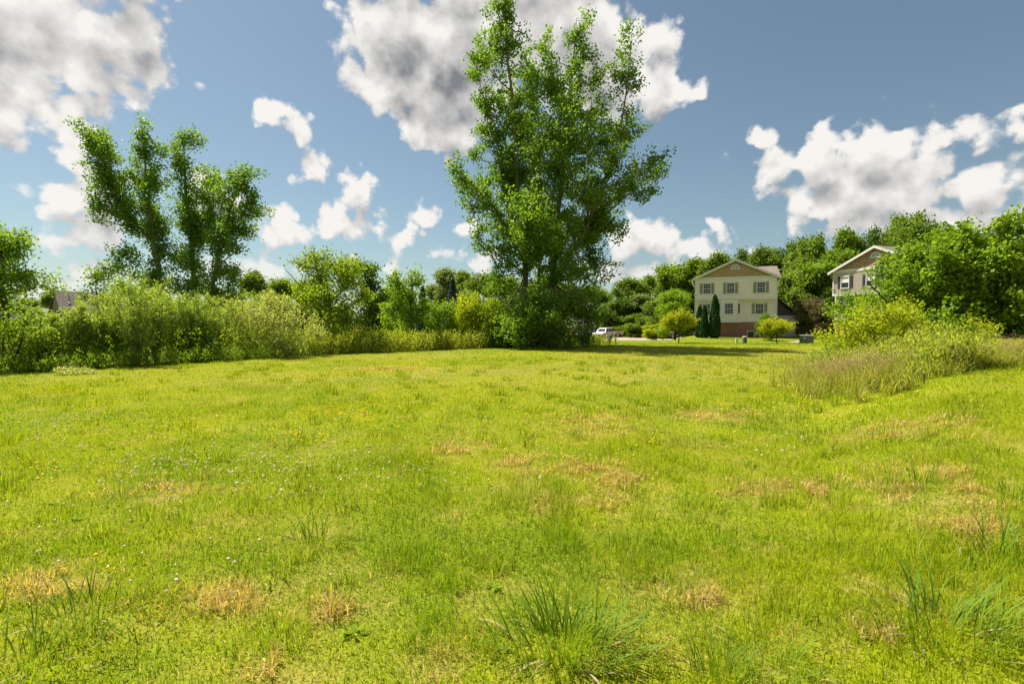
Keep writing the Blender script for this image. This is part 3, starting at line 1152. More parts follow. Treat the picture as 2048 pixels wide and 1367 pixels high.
# ------------------------------------------------------------------ cars
def paint(name, c, rough=0.25):
    return plain(name, c, rough, var=0.04, coat=0.5)


M_TYRE = plain('tyre_rubber', (0.018, 0.018, 0.018), 0.85)
M_RIM = plain('alloy_rim', (0.45, 0.45, 0.46), 0.35, metal=0.8)
M_LAMP = plain('head_lamp', (0.75, 0.76, 0.75), 0.15)
M_TAIL = plain('tail_lamp', (0.35, 0.015, 0.012), 0.2)


def vehicle(name, label, loc, heading, body_mat, kind='saloon'):
    """local +x forward, y across; body swept from a side outline with wheel arches"""
    P = dict(
        saloon=dict(L=4.7, Wd=1.8, wb=2.75, r=.33, lower=[(-2.35, .32), (-2.35, .78), (-2.2, .95), (-1.55, 1.0), (1.0, .96), (2.0, .82), (2.33, .62), (2.35, .32)],
                    cab=[(-1.75, .98), (-1.05, 1.4), (.15, 1.43), (1.05, .95)], pill=(-.45,)),
        suv=dict(L=4.8, Wd=1.9, wb=2.8, r=.40, lower=[(-2.4, .45), (-2.4, 1.05), (-2.3, 1.12), (1.0, 1.12), (2.1, 1.05), (2.4, .9), (2.4, .45)],
                 cab=[(-2.3, 1.1), (-2.15, 1.78), (.35, 1.82), (1.0, 1.1)], pill=(-1.2, -.2)),
        pickup=dict(L=5.6, Wd=1.95, wb=3.5, r=.41, lower=[(-2.8, .48), (-2.8, 1.18), (-.75, 1.18), (1.35, 1.15), (2.55, 1.06), (2.8, .9), (2.8, .48)],
                    cab=[(-.72, 1.15), (-.62, 1.85), (.75, 1.87), (1.5, 1.12)], pill=(.2,)),
    )[kind]
    root = empty(name, loc, heading, label, 'car' if kind != 'pickup' else 'pickup')
    wb, r, hw = P['wb'], P['r'], P['Wd'] / 2
    low = list(P['lower'])
    zb = low[0][1]
    arch = []
    for cx in (wb / 2, -wb / 2):
        for i in range(9):
            a = math.pi * i / 8
            arch.append((cx + (r + .07) * math.cos(a), max(zb, r + (r + .07) * math.sin(a))))
    poly = low + arch
    MB().prism(poly, 1, -hw, hw).build('body', body_mat, root, bevel=0.025)
    c = MB()
    cab = P['cab']
    n = len(cab)
    y0, y1 = hw - .05, hw - .26
    ys = [y0 if z < 1.2 else y1 for (x, z) in cab]
    vs = [(x, -y, z) for (x, z), y in zip(cab, ys)] + [(x, y, z) for (x, z), y in zip(cab, ys)]
    c.add(vs, [tuple(range(n))[::-1], tuple(range(n, 2 * n))] + [(i, (i + 1) % n, n + (i + 1) % n, n + i) for i in range(n)])
    cb = c.build('cabin', body_mat, root, bevel=0.02)
    # glass: windscreen, rear screen, side windows set just proud of the cabin
    def lerp(a, b, t):
        return tuple(a[i] * (1 - t) + b[i] * t for i in range(3))
    A, B, C, Dd = [np.array((cab[i][0], 0, cab[i][1])) for i in range(4)]
    for nm, p, q, o in (('windscreen', Dd, C, (.012, 0, .012)), ('rear_screen', A, B, (-.012, 0, .012))):
        pts = []
        for (s, t) in ((-1, .16), (1, .16), (1, .88), (-1, .88)):
            m = p * (1 - t) + q * t
            yy = (y0 * (1 - t) + y1 * t) - .1
            pts.append((m[0] + o[0], s * yy, m[2] + o[2]))
        MB().slab(pts, (o[0], 0, o[2])).build(nm, M_GLASS, cb)
    edges = [cab[0][0]] + sorted(P['pill']) + [cab[3][0]]
    for s in (-1, 1):
        for i in range(len(edges) - 1):
            pts = []
            for (xa, t, pad) in ((edges[i], .18, .07), (edges[i + 1], .18, -.07), (edges[i + 1], .86, -.07), (edges[i], .86, .07)):
                x = xa + pad
                lim_l = cab[0][0] * (1 - t) + cab[1][0] * t + .09
                lim_r = cab[3][0] * (1 - t) + cab[2][0] * t - .09
                x = min(max(x, lim_l), lim_r)
                z = cab[0][1] * (1 - t) + cab[1][1] * t
                y = y0 * (1 - t) + y1 * t
                pts.append((x, s * (y + .006), z))
            MB().slab(pts, (0, s * .012, .004)).build('side_window', M_GLASS, cb)
    for cx in (wb / 2, -wb / 2):
        for s in (-1, 1):
            w = empty_child('wheel', root, (cx, s * (hw - .12), r))
            MB().lathe([(r * .6, -.11), (r * .93, -.115), (r, -.07), (r, .07), (r * .93, .115), (r * .6, .11)], 20, 1).build('tyre', M_TYRE, w, smooth_shade=True)
            m = MB().lathe([(0.0, s * .07), (r * .16, s * .085), (r * .2, s * .06), (r * .62, s * .10)], 20, 1)
            m.build('rim', M_RIM, w)
    fx, bx = P['lower'][-1][0], P['lower'][0][0]
    zf = P['lower'][-2][1]
    for s in (-1, 1):
        MB().box(fx - .12, fx + .015, s * (hw - .28) - .2, s * (hw - .28) + .2, zf - .17, zf - .03).build('headlight', M_LAMP, root, bevel=.01)
        MB().box(bx - .015, bx + .12, s * (hw - .14) - .13, s * (hw - .14) + .13, zf - .2, zf + .06).build('tail_light', M_TAIL, root, bevel=.01)
    MB().box(fx - .05, fx + .03, -hw * .85, hw * .85, zb - .02, zb + .16).build('front_bumper', M_DARK if kind != 'saloon' else body_mat, root, bevel=.015)
    MB().box(bx - .05, bx + .05, -hw * .85, hw * .85, zb - .02, zb + .16).build('rear_bumper', M_DARK if kind != 'saloon' else body_mat, root, bevel=.015)
    if kind == 'pickup':
        MB().box(bx + .12, -.85, -hw + .1, hw - .1, 1.05, 1.187).build('cargo_bed', M_DARK, root)
    for s in (-1, 1):
        MB().box(.75, .9, s * hw - .02, s * hw + .18 * s + .02, 1.0, 1.16).build('door_mirror', M_DARK, root)
    return root


def empty_child(name, parent, loc):
    o = bpy.data.objects.new(name, None)
    o.location = loc
    o.empty_display_size = .1
    return link(o, parent)


def gpos(px, py_any, Y):
    p = at(px, py_any, Y)
    return (p[0], p[1], float(gz(p[0], p[1])) + 0.055)


vehicle('parked_car', 'dark blue parked car farthest left, nose showing beneath the cottonwood', gpos(1166, 670, 90), math.radians(238), paint('navy_paint', (0.016, 0.028, 0.07)), 'saloon')
vehicle('parked_car', 'dark blue parked car directly left of the white off-roader', gpos(1187, 670, 88), math.radians(236), paint('blue_paint', (0.02, 0.035, 0.085)), 'saloon')
vehicle('parked_car', 'white off-roader with black wheels parked among the trucks', gpos(1207, 670, 84), math.radians(232), paint('white_paint', (0.66, 0.64, 0.58)), 'suv')
vehicle('pickup_truck', 'beige pickup truck with its bed to the right, behind the white off-roader', gpos(1221, 670, 93), math.radians(150), paint('beige_paint', (0.58, 0.45, 0.36)), 'pickup')
vehicle('parked_car', 'silver brown car parked beside the cream house behind the yellow tree', gpos(1359, 670, 73), math.radians(184), paint('silver_paint', (0.34, 0.27, 0.24)), 'saloon')


def blue_cart():
    root = empty('wheeled_bin', gpos(1220, 670, 88), math.radians(20), 'blue wheeled recycling bin standing beside the beige pickup', 'bin')
    m = MB().add([(-.24, -.28, .08), (.24, -.28, .08), (.24, .28, .08), (-.24, .28, .08), (-.3, -.36, 1.05), (.3, -.36, 1.05), (.3, .36, 1.05), (-.3, .36, 1.05)],
                 [(3, 2, 1, 0), (4, 5, 6, 7), (0, 1, 5, 4), (1, 2, 6, 5), (2, 3, 7, 6), (3, 0, 4, 7)])
    blue = plain('blue_plastic', (0.02, 0.12, 0.30), 0.45)
    m.build('tub', blue, root, bevel=.02)
    MB().box(-.33, .33, -.4, .38, 1.055, 1.13).build('lid', blue, root, bevel=.02)
    for s in (-1, 1):
        MB().lathe([(0, -.04), (.13, -.04), (.13, .04), (0, .04)], 14, 0, (s * .27, .3, .13)).build('wheel', M_TYRE, root)


blue_cart()


# ------------------------------------------------------------------ utility boxes, air conditioner, signs
def utilities():
    g = plain('green_grey_steel', (0.13, 0.145, 0.12), 0.6, var=.2, scale=3)
    p = gpos(1613, 680, 45.5)
    t = empty('transformer_cabinet', (p[0], p[1], p[2] - .05), math.radians(-34), 'grey green pad-mounted transformer cabinet with a white mark, beside the path', 'utility cabinet')
    MB().box(-.62, .62, -.5, .5, 0, .06).build('pad', M_CONC, t)
    MB().box(-.56, .56, -.44, .44, .06, .74).build('housing', g, t, bevel=.015)
    MB().add([(-.6, -.48, .745), (.6, -.48, .745), (.6, .48, .745), (-.6, .48, .745), (-.56, -.4, .82), (.56, -.4, .82), (.56, .44, .82), (-.56, .44, .82)],
             [(3, 2, 1, 0), (4, 5, 6, 7), (0, 1, 5, 4), (1, 2, 6, 5), (2, 3, 7, 6), (3, 0, 4, 7)]).build('lid', g, t)
    MB().prism([(-.22, .56), (-.02, .56), (-.02, .5), (-.12, .4), (-.22, .5)], 1, -.452, -.442).build('warning_mark', M_WHITE, t)
    MB().box(-.004, .004, -.446, -.438, .1, .72).build('door_seam', M_DARK, t)
    p = gpos(1489.5, 680, 44)
    b = empty('utility_pedestal', (p[0], p[1], p[2] - .05), .2, 'dark grey round utility pedestal with a tan cap on the lawn', 'utility post')
    MB().lathe([(0, 0), (.19, 0), (.19, .56), (0, .56)], 18).build('barrel', plain('slate_plastic', (0.085, 0.10, 0.12), .6), b, smooth_shade=False)
    MB().lathe([(0, .555), (.205, .56), (.205, .63), (.17, .67), (0, .68)], 18).build('cap', plain('tan_plastic', (0.42, 0.35, 0.28), .6), b)
    p = gpos(1473, 680, 43.5)
    b = empty('utility_post', (p[0], p[1], p[2] - .05), -.2, 'short pale utility post with a dark tag, left of the grey pedestal', 'utility post')
    b.rotation_euler = (0, math.radians(4), -.2)
    MB().box(-.075, .075, -.075, .075, 0, .40).build('post', plain('pale_plastic', (0.55, 0.53, 0.47), .6), b, bevel=.01)
    MB().box(-.11, .11, -.11, .11, .40, .50).build('cap', plain('pale_plastic_cap', (0.60, 0.58, 0.52), .6), b, bevel=.02)
    MB().box(-.03, .03, -.082, -.074, .18, .30).build('tag_plate', M_DARK, b)
    p = gpos(1501, 673, 54.2)
    a = empty('air_conditioner', (p[0], p[1], p[2] - .05), math.radians(-22), 'square air conditioning unit standing against the brick base', 'air conditioner')
    MB().box(-.36, .36, -.36, .36, 0, .05).build('pad', M_CONC, a)
    MB().box(-.30, .30, -.30, .30, .06, .66).build('coil', M_DARK, a)
    m = MB()
    for sx in (-1, 1):
        for sy in (-1, 1):
            m.box(sx * .32 - .035, sx * .32 + .035, sy * .32 - .035, sy * .32 + .035, .05, .7)
    m.build('corner_post', M_METAL, a)
    MB().box(-.36, .36, -.36, .36, .701, .78).build('top', M_METAL, a, bevel=.01)
    # stop sign seen small above the weeds
    Y = 44
    p = at(723, 648, Y)
    z0 = float(gz(p[0], Y))
    s = empty('stop_sign', (p[0], Y, z0), math.radians(8), 'red octagonal stop sign above the weeds beyond the box elder', 'road sign')
    hz = p[2] - z0
    MB().box(-.03, .03, 0, .03, -.3, hz + .3).build('post', M_METAL, s)
    def octa(r):
        return [(r * math.cos(math.pi / 8 + i * math.pi / 4), hz + r * math.sin(math.pi / 8 + i * math.pi / 4)) for i in range(8)]
    MB().prism(octa(.34), 1, -.02, -.004).build('rim', M_WHITE, s)
    pl = MB().prism(octa(.31), 1, -.028, -.021).build('plate', plain('sign_red', (0.50, 0.05, 0.03), .5), s)
    cu = bpy.data.curves.new('lettering', 'FONT')
    cu.body = 'STOP'
    cu.size = .25
    cu.align_x, cu.align_y = 'CENTER', 'CENTER'
    cu.extrude = .002
    cu.materials.append(M_WHITE)
    tmp = bpy.data.objects.new('lettering', cu)
    t = bpy.data.objects.new('lettering', bpy.data.meshes.new_from_object(tmp))
    bpy.data.objects.remove(tmp)
    t.location = (0, -.032, hz)
    t.rotation_euler = (math.pi / 2, 0, 0)
    link(t, pl)


utilities()


# ------------------------------------------------------------------ trees and shrubs
L_COTTON = leafmat('cottonwood_leaf', (0.070, 0.150, 0.016), (0.150, 0.255, 0.028), 0.5, 0.5, 0.22)
L_BOXELD = leafmat('box_elder_leaf', (0.130, 0.225, 0.013), (0.270, 0.350, 0.024), 0.42)
L_MAPLE = leafmat('young_maple_leaf', (0.106, 0.206, 0.015), (0.213, 0.325, 0.025), 0.42)
L_DARK = leafmat('dark_leaf', (0.050, 0.106, 0.019), (0.100, 0.169, 0.027), 0.48)
L_MID = leafmat('mid_green_leaf', (0.088, 0.169, 0.019), (0.175, 0.263, 0.027), 0.48)
L_FAR = leafmat('far_green_leaf', (0.081, 0.150, 0.025), (0.163, 0.237, 0.037), 0.48)
L_GREY = leafmat('grey_green_leaf', (0.112, 0.175, 0.062), (0.200, 0.263, 0.094), 0.38)
L_WILLOW = leafmat('willow_leaf', (0.160, 0.245, 0.045), (0.310, 0.395, 0.090), 0.48)
L_OLIVE = leafmat('autumn_olive_leaf', (0.188, 0.237, 0.062), (0.400, 0.438, 0.175), 0.4)
L_YELL = leafmat('yellow_green_leaf', (0.190, 0.260, 0.012), (0.340, 0.390, 0.022), 0.45)
L_GOLD = leafmat('golden_leaf', (0.215, 0.265, 0.012), (0.350, 0.385, 0.025), 0.45)
L_SPRUCE = leafmat('blue_spruce_needle', (0.045, 0.075, 0.070), (0.090, 0.130, 0.125), 0.1, tcol=(1, 1, 1))
L_ARBOR = leafmat('arborvitae_leaf', (0.018, 0.060, 0.014), (0.035, 0.100, 0.020), 0.15)
L_PLUM = leafmat('bronze_leaf', (0.130, 0.095, 0.060), (0.140, 0.165, 0.050), 0.3, tcol=(1.5, 1.1, .8))
L_RMAPLE = leafmat('silver_maple_leaf', (0.085, 0.175, 0.016), (0.220, 0.320, 0.028), 0.48)
L_WEED = leafmat('goldenrod_leaf', (0.190, 0.250, 0.025), (0.360, 0.400, 0.070), 0.48)
L_BROWN = leafmat('withered_leaf', (0.220, 0.120, 0.050), (0.360, 0.230, 0.100), 0.3, tcol=(1.3, 1.1, .8))

# the tall cottonwood in the middle
MAIN_STEMS = [
    [(1042, 694, .24), (1048, 600, .21), (1046, 480, .17), (1036, 350, .16, -.4), (1022, 200, .10, -.6), (1012, 60, .05, -.7), (1010, -20, .015, -.7)],
    [(1100, 694, .22), (1108, 560, .19, .5), (1118, 420, .16, .9), (1135, 280, .14, 1.0), (1150, 120, .07, 1.0), (1157, 18, .015, 1.0)],
    [(1108, 570, .17, .5), (1150, 500, .15, -.2), (1195, 400, .11, -1.0), (1233, 280, .07, -1.6), (1250, 110, .015, -1.9)],
    [(1150, 500, .10, -.2), (1230, 410, .07, .8), (1318, 332, .012, 1.6)],
    [(1046, 520, .11, 0), (990, 420, .07, -1.2), (908, 345, .012, -1.8)],
    [(1042, 430, .10, 0), (985, 250, .06, 1.2), (948, 110, .012, 1.6)],
    [(1075, 694, .16, 1.2), (1080, 560, .13, 2.2), (1090, 400, .09, 3.0), (1085, 250, .05, 3.4), (1075, 100, .012, 3.4)],
]
MAIN_BLOBS = [
    (1010, 6, 24, 38, -.1), (1002, 55, 36, 38, -.1), (1010, 108, 58, 42, -.1), (960, 100, 20, 26, .2), (1068, 125, 42, 52, .3), (1157, 55, 19, 42, .15), (1160, 118, 32, 38, .15), (1195, 108, 12, 26, 0),
    (1030, 180, 76, 46), (968, 160, 26, 36), (1150, 195, 56, 50), (1242, 122, 16, 28, -.3), (1238, 168, 32, 36, -.3), (1252, 228, 36, 36), (1276, 262, 26, 26),
    (1040, 258, 72, 50), (975, 250, 32, 32), (945, 288, 24, 24), (1120, 278, 66, 50), (1208, 290, 56, 46), (1020, 345, 66, 46), (940, 355, 32, 24), (912, 350, 14, 12), (1110, 365, 66, 50), (1208, 368, 60, 46),
    (1290, 345, 28, 26), (1318, 338, 12, 10), (1265, 402, 26, 22), (1000, 430, 66, 46), (945, 415, 26, 22), (1090, 456, 66, 46), (1188, 448, 56, 40), (1244, 452, 13, 32),
    (1008, 508, 50, 36), (962, 488, 18, 28), (1100, 538, 62, 40), (1190, 528, 42, 38), (1040, 588, 56, 38), (1130, 606, 62, 38), (1002, 620, 28, 30), (1186, 588, 30, 34),
    (1050, 650, 66, 36), (1115, 656, 46, 32), (1012, 668, 34, 24), (1075, 678, 66, 18), (1040, 300, 60, 60, .9), (1110, 420, 70, 70, .9), (1060, 480, 60, 60, -.9), (1130, 320, 60, 60, -.9), (1050, 200, 50, 50, .9),
    (1095, 210, 40, 60, -.6), (1105, 150, 26, 46, .2), (1200, 210, 34, 44, .3), (1200, 150, 22, 40, .2), (1075, 330, 56, 46, -.9), (1170, 340, 46, 46, .9), (1160, 420, 40, 34, -.9), (1050, 430, 40, 36, -.9), (1150, 560, 40, 34, -.9), (1095, 610, 60, 36, -.9), (1030, 640, 56, 40, -.9), (1140, 625, 40, 36, -.7), (1000, 560, 30, 40, -.4), (1080, 500, 70, 40, -.8), (1090, 90, 22, 30, .1), (1035, 662, 60, 30, -1.0), (1105, 668, 50, 24, -1.0), (1070, 640, 56, 34, -1.05), (998, 668, 34, 24, -.6), (1150, 670, 38, 20, -.5), (1186, 632, 24, 28, -.3), (985, 640, 18, 24, -.2)]
pix_plant('cottonwood_tree', 'tall cottonwood tree rising to the top of the picture in mid field', 'tree', 34, 1070, MAIN_STEMS, MAIN_BLOBS, (.172, .15), 58, .42, L_COTTON, M_BARK, 101, dens=.92, dep=4.2, sleeve=(38, 14, 11))

COTT = 'leaning cottonwood trees behind the left hedge'
pix_plant('cottonwood_tree', 'leftmost of the three cottonwoods behind the left hedge, with two tops', 'tree', 40, 320,
          [[(325, 640, .17), (318, 560, .15), (306, 480, .12), (296, 400, .09), (286, 300, .05), (283, 243, .012)], [(300, 480, .10), (240, 390, .07, -.8), (192, 265, .012, -1.2)], [(310, 520, .08), (270, 420, .06, 1.5), (240, 300, .012, 2)]],
          [(283, 262, 12, 24, 0), (287, 308, 22, 30, 0), (316, 292, 16, 26, 0), (196, 275, 26, 18, 0), (202, 318, 28, 36), (242, 305, 22, 36), (190, 357, 22, 16), (250, 365, 46, 40), (312, 370, 32, 40), (228, 418, 36, 34), (292, 445, 40, 40), (270, 515, 36, 36), (235, 540, 22, 26), (320, 555, 46, 32), (255, 580, 46, 26), (215, 360, 30, 30), (262, 420, 30, 30)],
          (.185, .16), 50, .46, L_COTTON, M_BARK, 102, dens=1.25, sleeve=(23, 10, 12), dep=2.6, group=COTT)
pix_plant('cottonwood_tree', 'middle of the three cottonwoods behind the left hedge, straight and narrow', 'tree', 41, 388,
          [[(392, 640, .15), (388, 560, .13), (380, 470, .14), (370, 380, .09), (368, 262, .012)], [(384, 500, .08), (410, 420, .06, 1), (412, 340, .012, 1.2)]],
          [(369, 275, 12, 20, 0), (350, 292, 14, 9, 0), (396, 290, 12, 20, 0), (370, 330, 30, 30), (405, 348, 20, 24), (372, 398, 40, 40), (418, 400, 26, 40), (390, 458, 40, 40), (384, 525, 32, 42), (388, 580, 34, 30), (360, 440, 26, 30), (352, 510, 20, 34)],
          (.185, .16), 50, .46, L_COTTON, M_BARK, 103, dens=1.25, sleeve=(23, 10, 12), dep=2.2, group=COTT)
pix_plant('cottonwood_tree', 'rightmost of the three cottonwoods behind the left hedge, leaning right', 'tree', 39, 420,
          [[(412, 640, .15), (425, 560, .13), (440, 500, .14), (455, 430, .1), (490, 342, .012)], [(440, 500, .08), (490, 440, .05, -.8), (520, 400, .012, -1)]],
          [(490, 350, 32, 16, 0), (500, 385, 28, 30), (463, 380, 24, 36), (516, 410, 15, 24), (470, 438, 36, 36), (500, 462, 14, 16), (447, 490, 24, 28), (492, 500, 24, 15), (430, 540, 28, 30), (470, 548, 28, 22), (445, 590, 38, 24)],
          (.185, .16), 50, .46, L_COTTON, M_BARK, 104, dens=1.25, sleeve=(23, 10, 12), dep=2.0, group=COTT)

pix_plant('maple_tree', 'broad bright maple at the far left edge behind the hedge', 'tree', 45, 0, [[(5, 660, .3), (5, 580, .25), (0, 480, .05)]],
          [(18, 498, 44, 38), (-45, 520, 60, 60), (48, 548, 38, 36), (5, 582, 68, 38), (74, 562, 14, 22), (-60, 600, 60, 50), (-20, 470, 40, 20)],
          (.26, .2), 42, .62, L_MAPLE, M_BARKD, 105, dens=1.9)
pix_plant('young_tree', 'small loose-leaved tree beside the brown house roof', 'tree', 33, 196, [[(198, 700, .08), (196, 620, .06), (190, 545, .01)]],
          [(190, 560, 18, 22), (178, 545, 9, 12), (212, 590, 22, 22), (172, 598, 14, 18), (200, 625, 26, 20)], (.2, .15), 36, .4, L_MID, M_BARKD, 106, dens=1.2)

# shrubs of the left hedge
pix_plant('round_shrub', 'dark dense shrub at the left edge of the field', 'shrub', 16, -5, [[(0, 740, .05), (5, 690, .03), (10, 640, .01)], [(10, 740, .05), (40, 690, .03), (50, 650, .01)], [(-15, 740, .05), (-40, 680, .03), (-45, 640, .01)]],
          [(18, 692, 48, 50), (52, 645, 38, 32), (2, 640, 40, 40), (-45, 680, 50, 60), (60, 705, 26, 36), (10, 728, 60, 18)], (.095, .065), 60, .26, L_MID, M_BARKD, 107, dens=1.5, parts=('stem', 'foliage'), br=(.01, .003))
pix_plant('round_shrub', 'shadowy broadleaf shrub under the willow saplings in the left hedge', 'shrub', 20.3, 385, [[(385, 730, .04), (385, 690, .02), (390, 650, .008)], [(380, 730, .04), (360, 690, .02), (355, 660, .008)]],
          [(380, 690, 44, 40), (352, 706, 30, 22), (410, 700, 34, 28), (385, 655, 28, 20)], (.11, .075), 56, .28, L_DARK, M_BARKD, 108, dens=1.2, parts=('stem', 'foliage'), br=(.01, .003))
pix_plant('autumn_olive_shrub', 'silvery green autumn olive shrub at the middle of the left hedge', 'shrub', 23.6, 545, [[(545, 720, .06), (540, 660, .03), (535, 600, .01)], [(555, 720, .06), (590, 660, .03), (600, 620, .01)], [(535, 720, .06), (490, 660, .03), (470, 610, .01)]],
          [(478, 640, 48, 48), (540, 618, 55, 44), (592, 640, 42, 50), (520, 678, 56, 32), (588, 688, 38, 26), (628, 662, 22, 42), (450, 680, 26, 34)], (.12, .065), 60, .34, L_OLIVE, M_BARKD, 109, dens=1.5, parts=('stem', 'foliage'), br=(.012, .004))
pix_plant('box_elder_tree', 'yellow green box elder tree rising out of the left hedge', 'tree', 27.5, 644, [[(644, 708, .12), (641, 640, .10), (640, 570, .07), (626, 496, .012)], [(641, 620, .06), (690, 570, .05, .6), (700, 530, .01, .8)], [(641, 650, .05), (700, 620, .03, -.8), (730, 600, .01, -1)], [(641, 610, .05), (610, 570, .03, -.8), (585, 540, .01, -1)]],
          [(604, 530, 20, 12, 0), (625, 512, 18, 18, 0), (650, 512, 14, 16, 0), (640, 558, 46, 36), (690, 548, 36, 32), (606, 590, 28, 32), (665, 598, 50, 32), (718, 590, 22, 32), (636, 636, 36, 22), (700, 638, 36, 24), (672, 525, 26, 20), (655, 660, 30, 18)],
          (.17, .1), 48, .38, L_BOXELD, M_BARKD, 110, dens=2.0)
pix_plant('shade_tree', 'dark green tree standing between the box elder and the young maple', 'tree', 38, 745, [[(745, 690, .15), (742, 600, .11), (735, 530, .02)]],
          [(700, 528, 22, 20), (733, 548, 24, 32), (742, 600, 28, 42), (756, 640, 24, 34), (720, 655, 30, 28), (690, 560, 20, 25), (775, 600, 14, 36)], (.24, .17), 44, .5, L_DARK, M_BARKD, 111, dens=2.0)
pix_plant('young_maple', 'bright green young maple with a bare lower trunk amid the weeds', 'tree', 30.5, 823, [[(823, 692, .07), (823, 640, .06), (816, 550, .01)], [(823, 640, .03), (795, 590, .02), (793, 560, .008)], [(822, 640, .03), (850, 615, .01, -.6)]],
          [(795, 565, 18, 22), (830, 558, 22, 18), (810, 590, 38, 22), (842, 618, 28, 15), (798, 620, 28, 20), (820, 640, 24, 16), (775, 645, 20, 16)], (.16, .13), 46, .36, L_MAPLE, M_BARKD, 112, dens=2.0)
for i, (px, tops, Y, lab) in enumerate([
        (882, (640, 34, 42), 31.5, 'olive green shrub just right of the young maple, below the left spruce'),
        (935, (632, 40, 46), 32.5, 'yellow green shrub below the right blue spruce'),
        (985, (640, 38, 46), 32.0, 'bushy yellow green shrub touching the left foot of the tall cottonwood')]):
    cy, rx, ry = tops
    pix_plant('hedge_shrub', lab, 'shrub', Y, px, [[(px, 700, .05), (px - 4, 660, .03), (px - 6, 610, .01)], [(px, 700, .04), (px + 16, 650, .02), (px + 22, 615, .008)]],
              [(px - 12, cy, rx * .7, ry * .8), (px + 14, cy - 8, rx * .7, ry * .75), (px, cy - 24, rx * .6, ry * .5), (px, cy + 28, rx, ry * .55), (px - 22, cy + 22, rx * .5, ry * .5), (px + 24, cy + 20, rx * .5, ry * .5)],
              (.14, .09), 46, .34, (L_MAPLE, L_YELL, L_BOXELD)[i], M_BARKD, 120 + i, dens=1.8, parts=('stem', 'foliage'), br=(.012, .004))


def willow(px, Y, top, spread, seed, label):
    """sapling of many upright wands with narrow leaves"""
    rng = np.random.default_rng(seed)
    p = at(px, 700, Y)
    z0 = float(gz(p[0], Y))
    H = at(px, top, Y)[2] - z0
    root = empty('willow_sapling', (p[0], Y, z0), 0, label, 'sapling', 'willow saplings in the left hedge')
    n = 16
    K = 7
    t = np.linspace(0, 1, K)
    P = np.zeros((n, K, 3))
    hh = H * rng.uniform(.55, 1.0, n)
    hh[0] = H
    ang = rng.uniform(0, 2 * np.pi, n)
    sp = spread * rng.uniform(.25, 1.0, n)
    sp[0] *= .3
    for k in range(K):
        q = t[k]
        P[:, k, 0] = np.cos(ang) * sp * (0.12 + q ** 1.5)
        P[:, k, 1] = np.sin(ang) * sp * (0.12 + q ** 1.5)
        P[:, k, 2] = hh * (q - .12 * q * q * q) / .88 - .1
    P += rng.normal(size=P.shape) * .03
    rad = np.linspace(.022, .004, K)[None] * rng.uniform(.7, 1.3, (n, 1))
    v, q_ = tubes(P, rad, 4)
    # side twigs
    m = n * 16
    s = rng.integers(0, n, m)
    tt = rng.uniform(.22, .98, m)
    f = tt * (K - 1)
    i0 = np.minimum(f.astype(int), K - 2)
    A = P[s, i0] * (1 - (f - i0))[:, None] + P[s, i0 + 1] * (f - i0)[:, None]
    dr = unit(rng.normal(size=(m, 3)) * [1, 1, .3] + np.array([0, 0, .75]))
    ln = rng.uniform(.25, .6, m) * (1.25 - .7 * tt) * H / 3
    C = A + dr * ln[:, None]
    TW = bez(A, C, -.02, rng, 3)
    v2, q2 = tubes(TW, np.linspace(.006, .002, 3)[None] * np.ones((m, 1)), 3)
    obj('stem', np_mesh('stem', np.concatenate([v, v2]), quads=np.concatenate([q_, q2 + len(v)]), mat=M_BARKW), root)
    per = 26
    idx = np.repeat(np.arange(m), per)
    u = rng.uniform(.05, 1.15, (len(idx), 1))
    LC = A[idx] * (1 - u) + C[idx] * u + rng.normal(size=(len(idx), 3)) * .055
    LC[:, 2] = np.maximum(LC[:, 2], .05)
    ax = unit(dr[idx] + rng.normal(size=(len(idx), 3)) * .7)
    LV = leaf_quads(LC, .115, .028, rng, ax, .8)
    obj('foliage', np_mesh('foliage', LV, quads=quads_idx(len(LC)), mat=L_WILLOW, attrs={'rnd': rng.uniform(0, 1, len(LC))}), root)


M_BARKW = barkmat('willow_bark', (0.15, 0.13, 0.07))
WILLOWS = [(92, 17.0, 622, .8, 'first pale willow sapling right of the dark shrub at the left edge'), (128, 17.8, 615, .7, 'second pale willow sapling from the left edge, before the low grey roof'),
           (165, 17.6, 600, .7, 'slim willow sapling right below the brown house gable'), (203, 18.2, 586, .8, 'willow sapling below the right end of the brown house roof'),
           (240, 18.8, 570, .8, 'willow sapling just left of the tallest willow in the hedge'), (272, 18.4, 545, 1.0, 'tallest willow sapling in the left hedge, thick wands at its base'),
           (315, 19.6, 570, .9, 'willow sapling below the leftmost cottonwood trunk'), (352, 20.4, 580, .9, 'willow sapling standing before the narrow middle cottonwood'),
           (398, 21.2, 585, .9, 'willow sapling between the shadowy shrub and the leaning cottonwood'), (440, 22.2, 592, .9, 'last willow sapling before the silvery autumn olive'),
           (505, 25.0, 580, 1.1, 'willow sapling showing over the top of the silvery autumn olive')]
for i, (px, Y, top, sp, lab) in enumerate(WILLOWS):
    willow(px, Y, top, sp, 200 + i, lab)


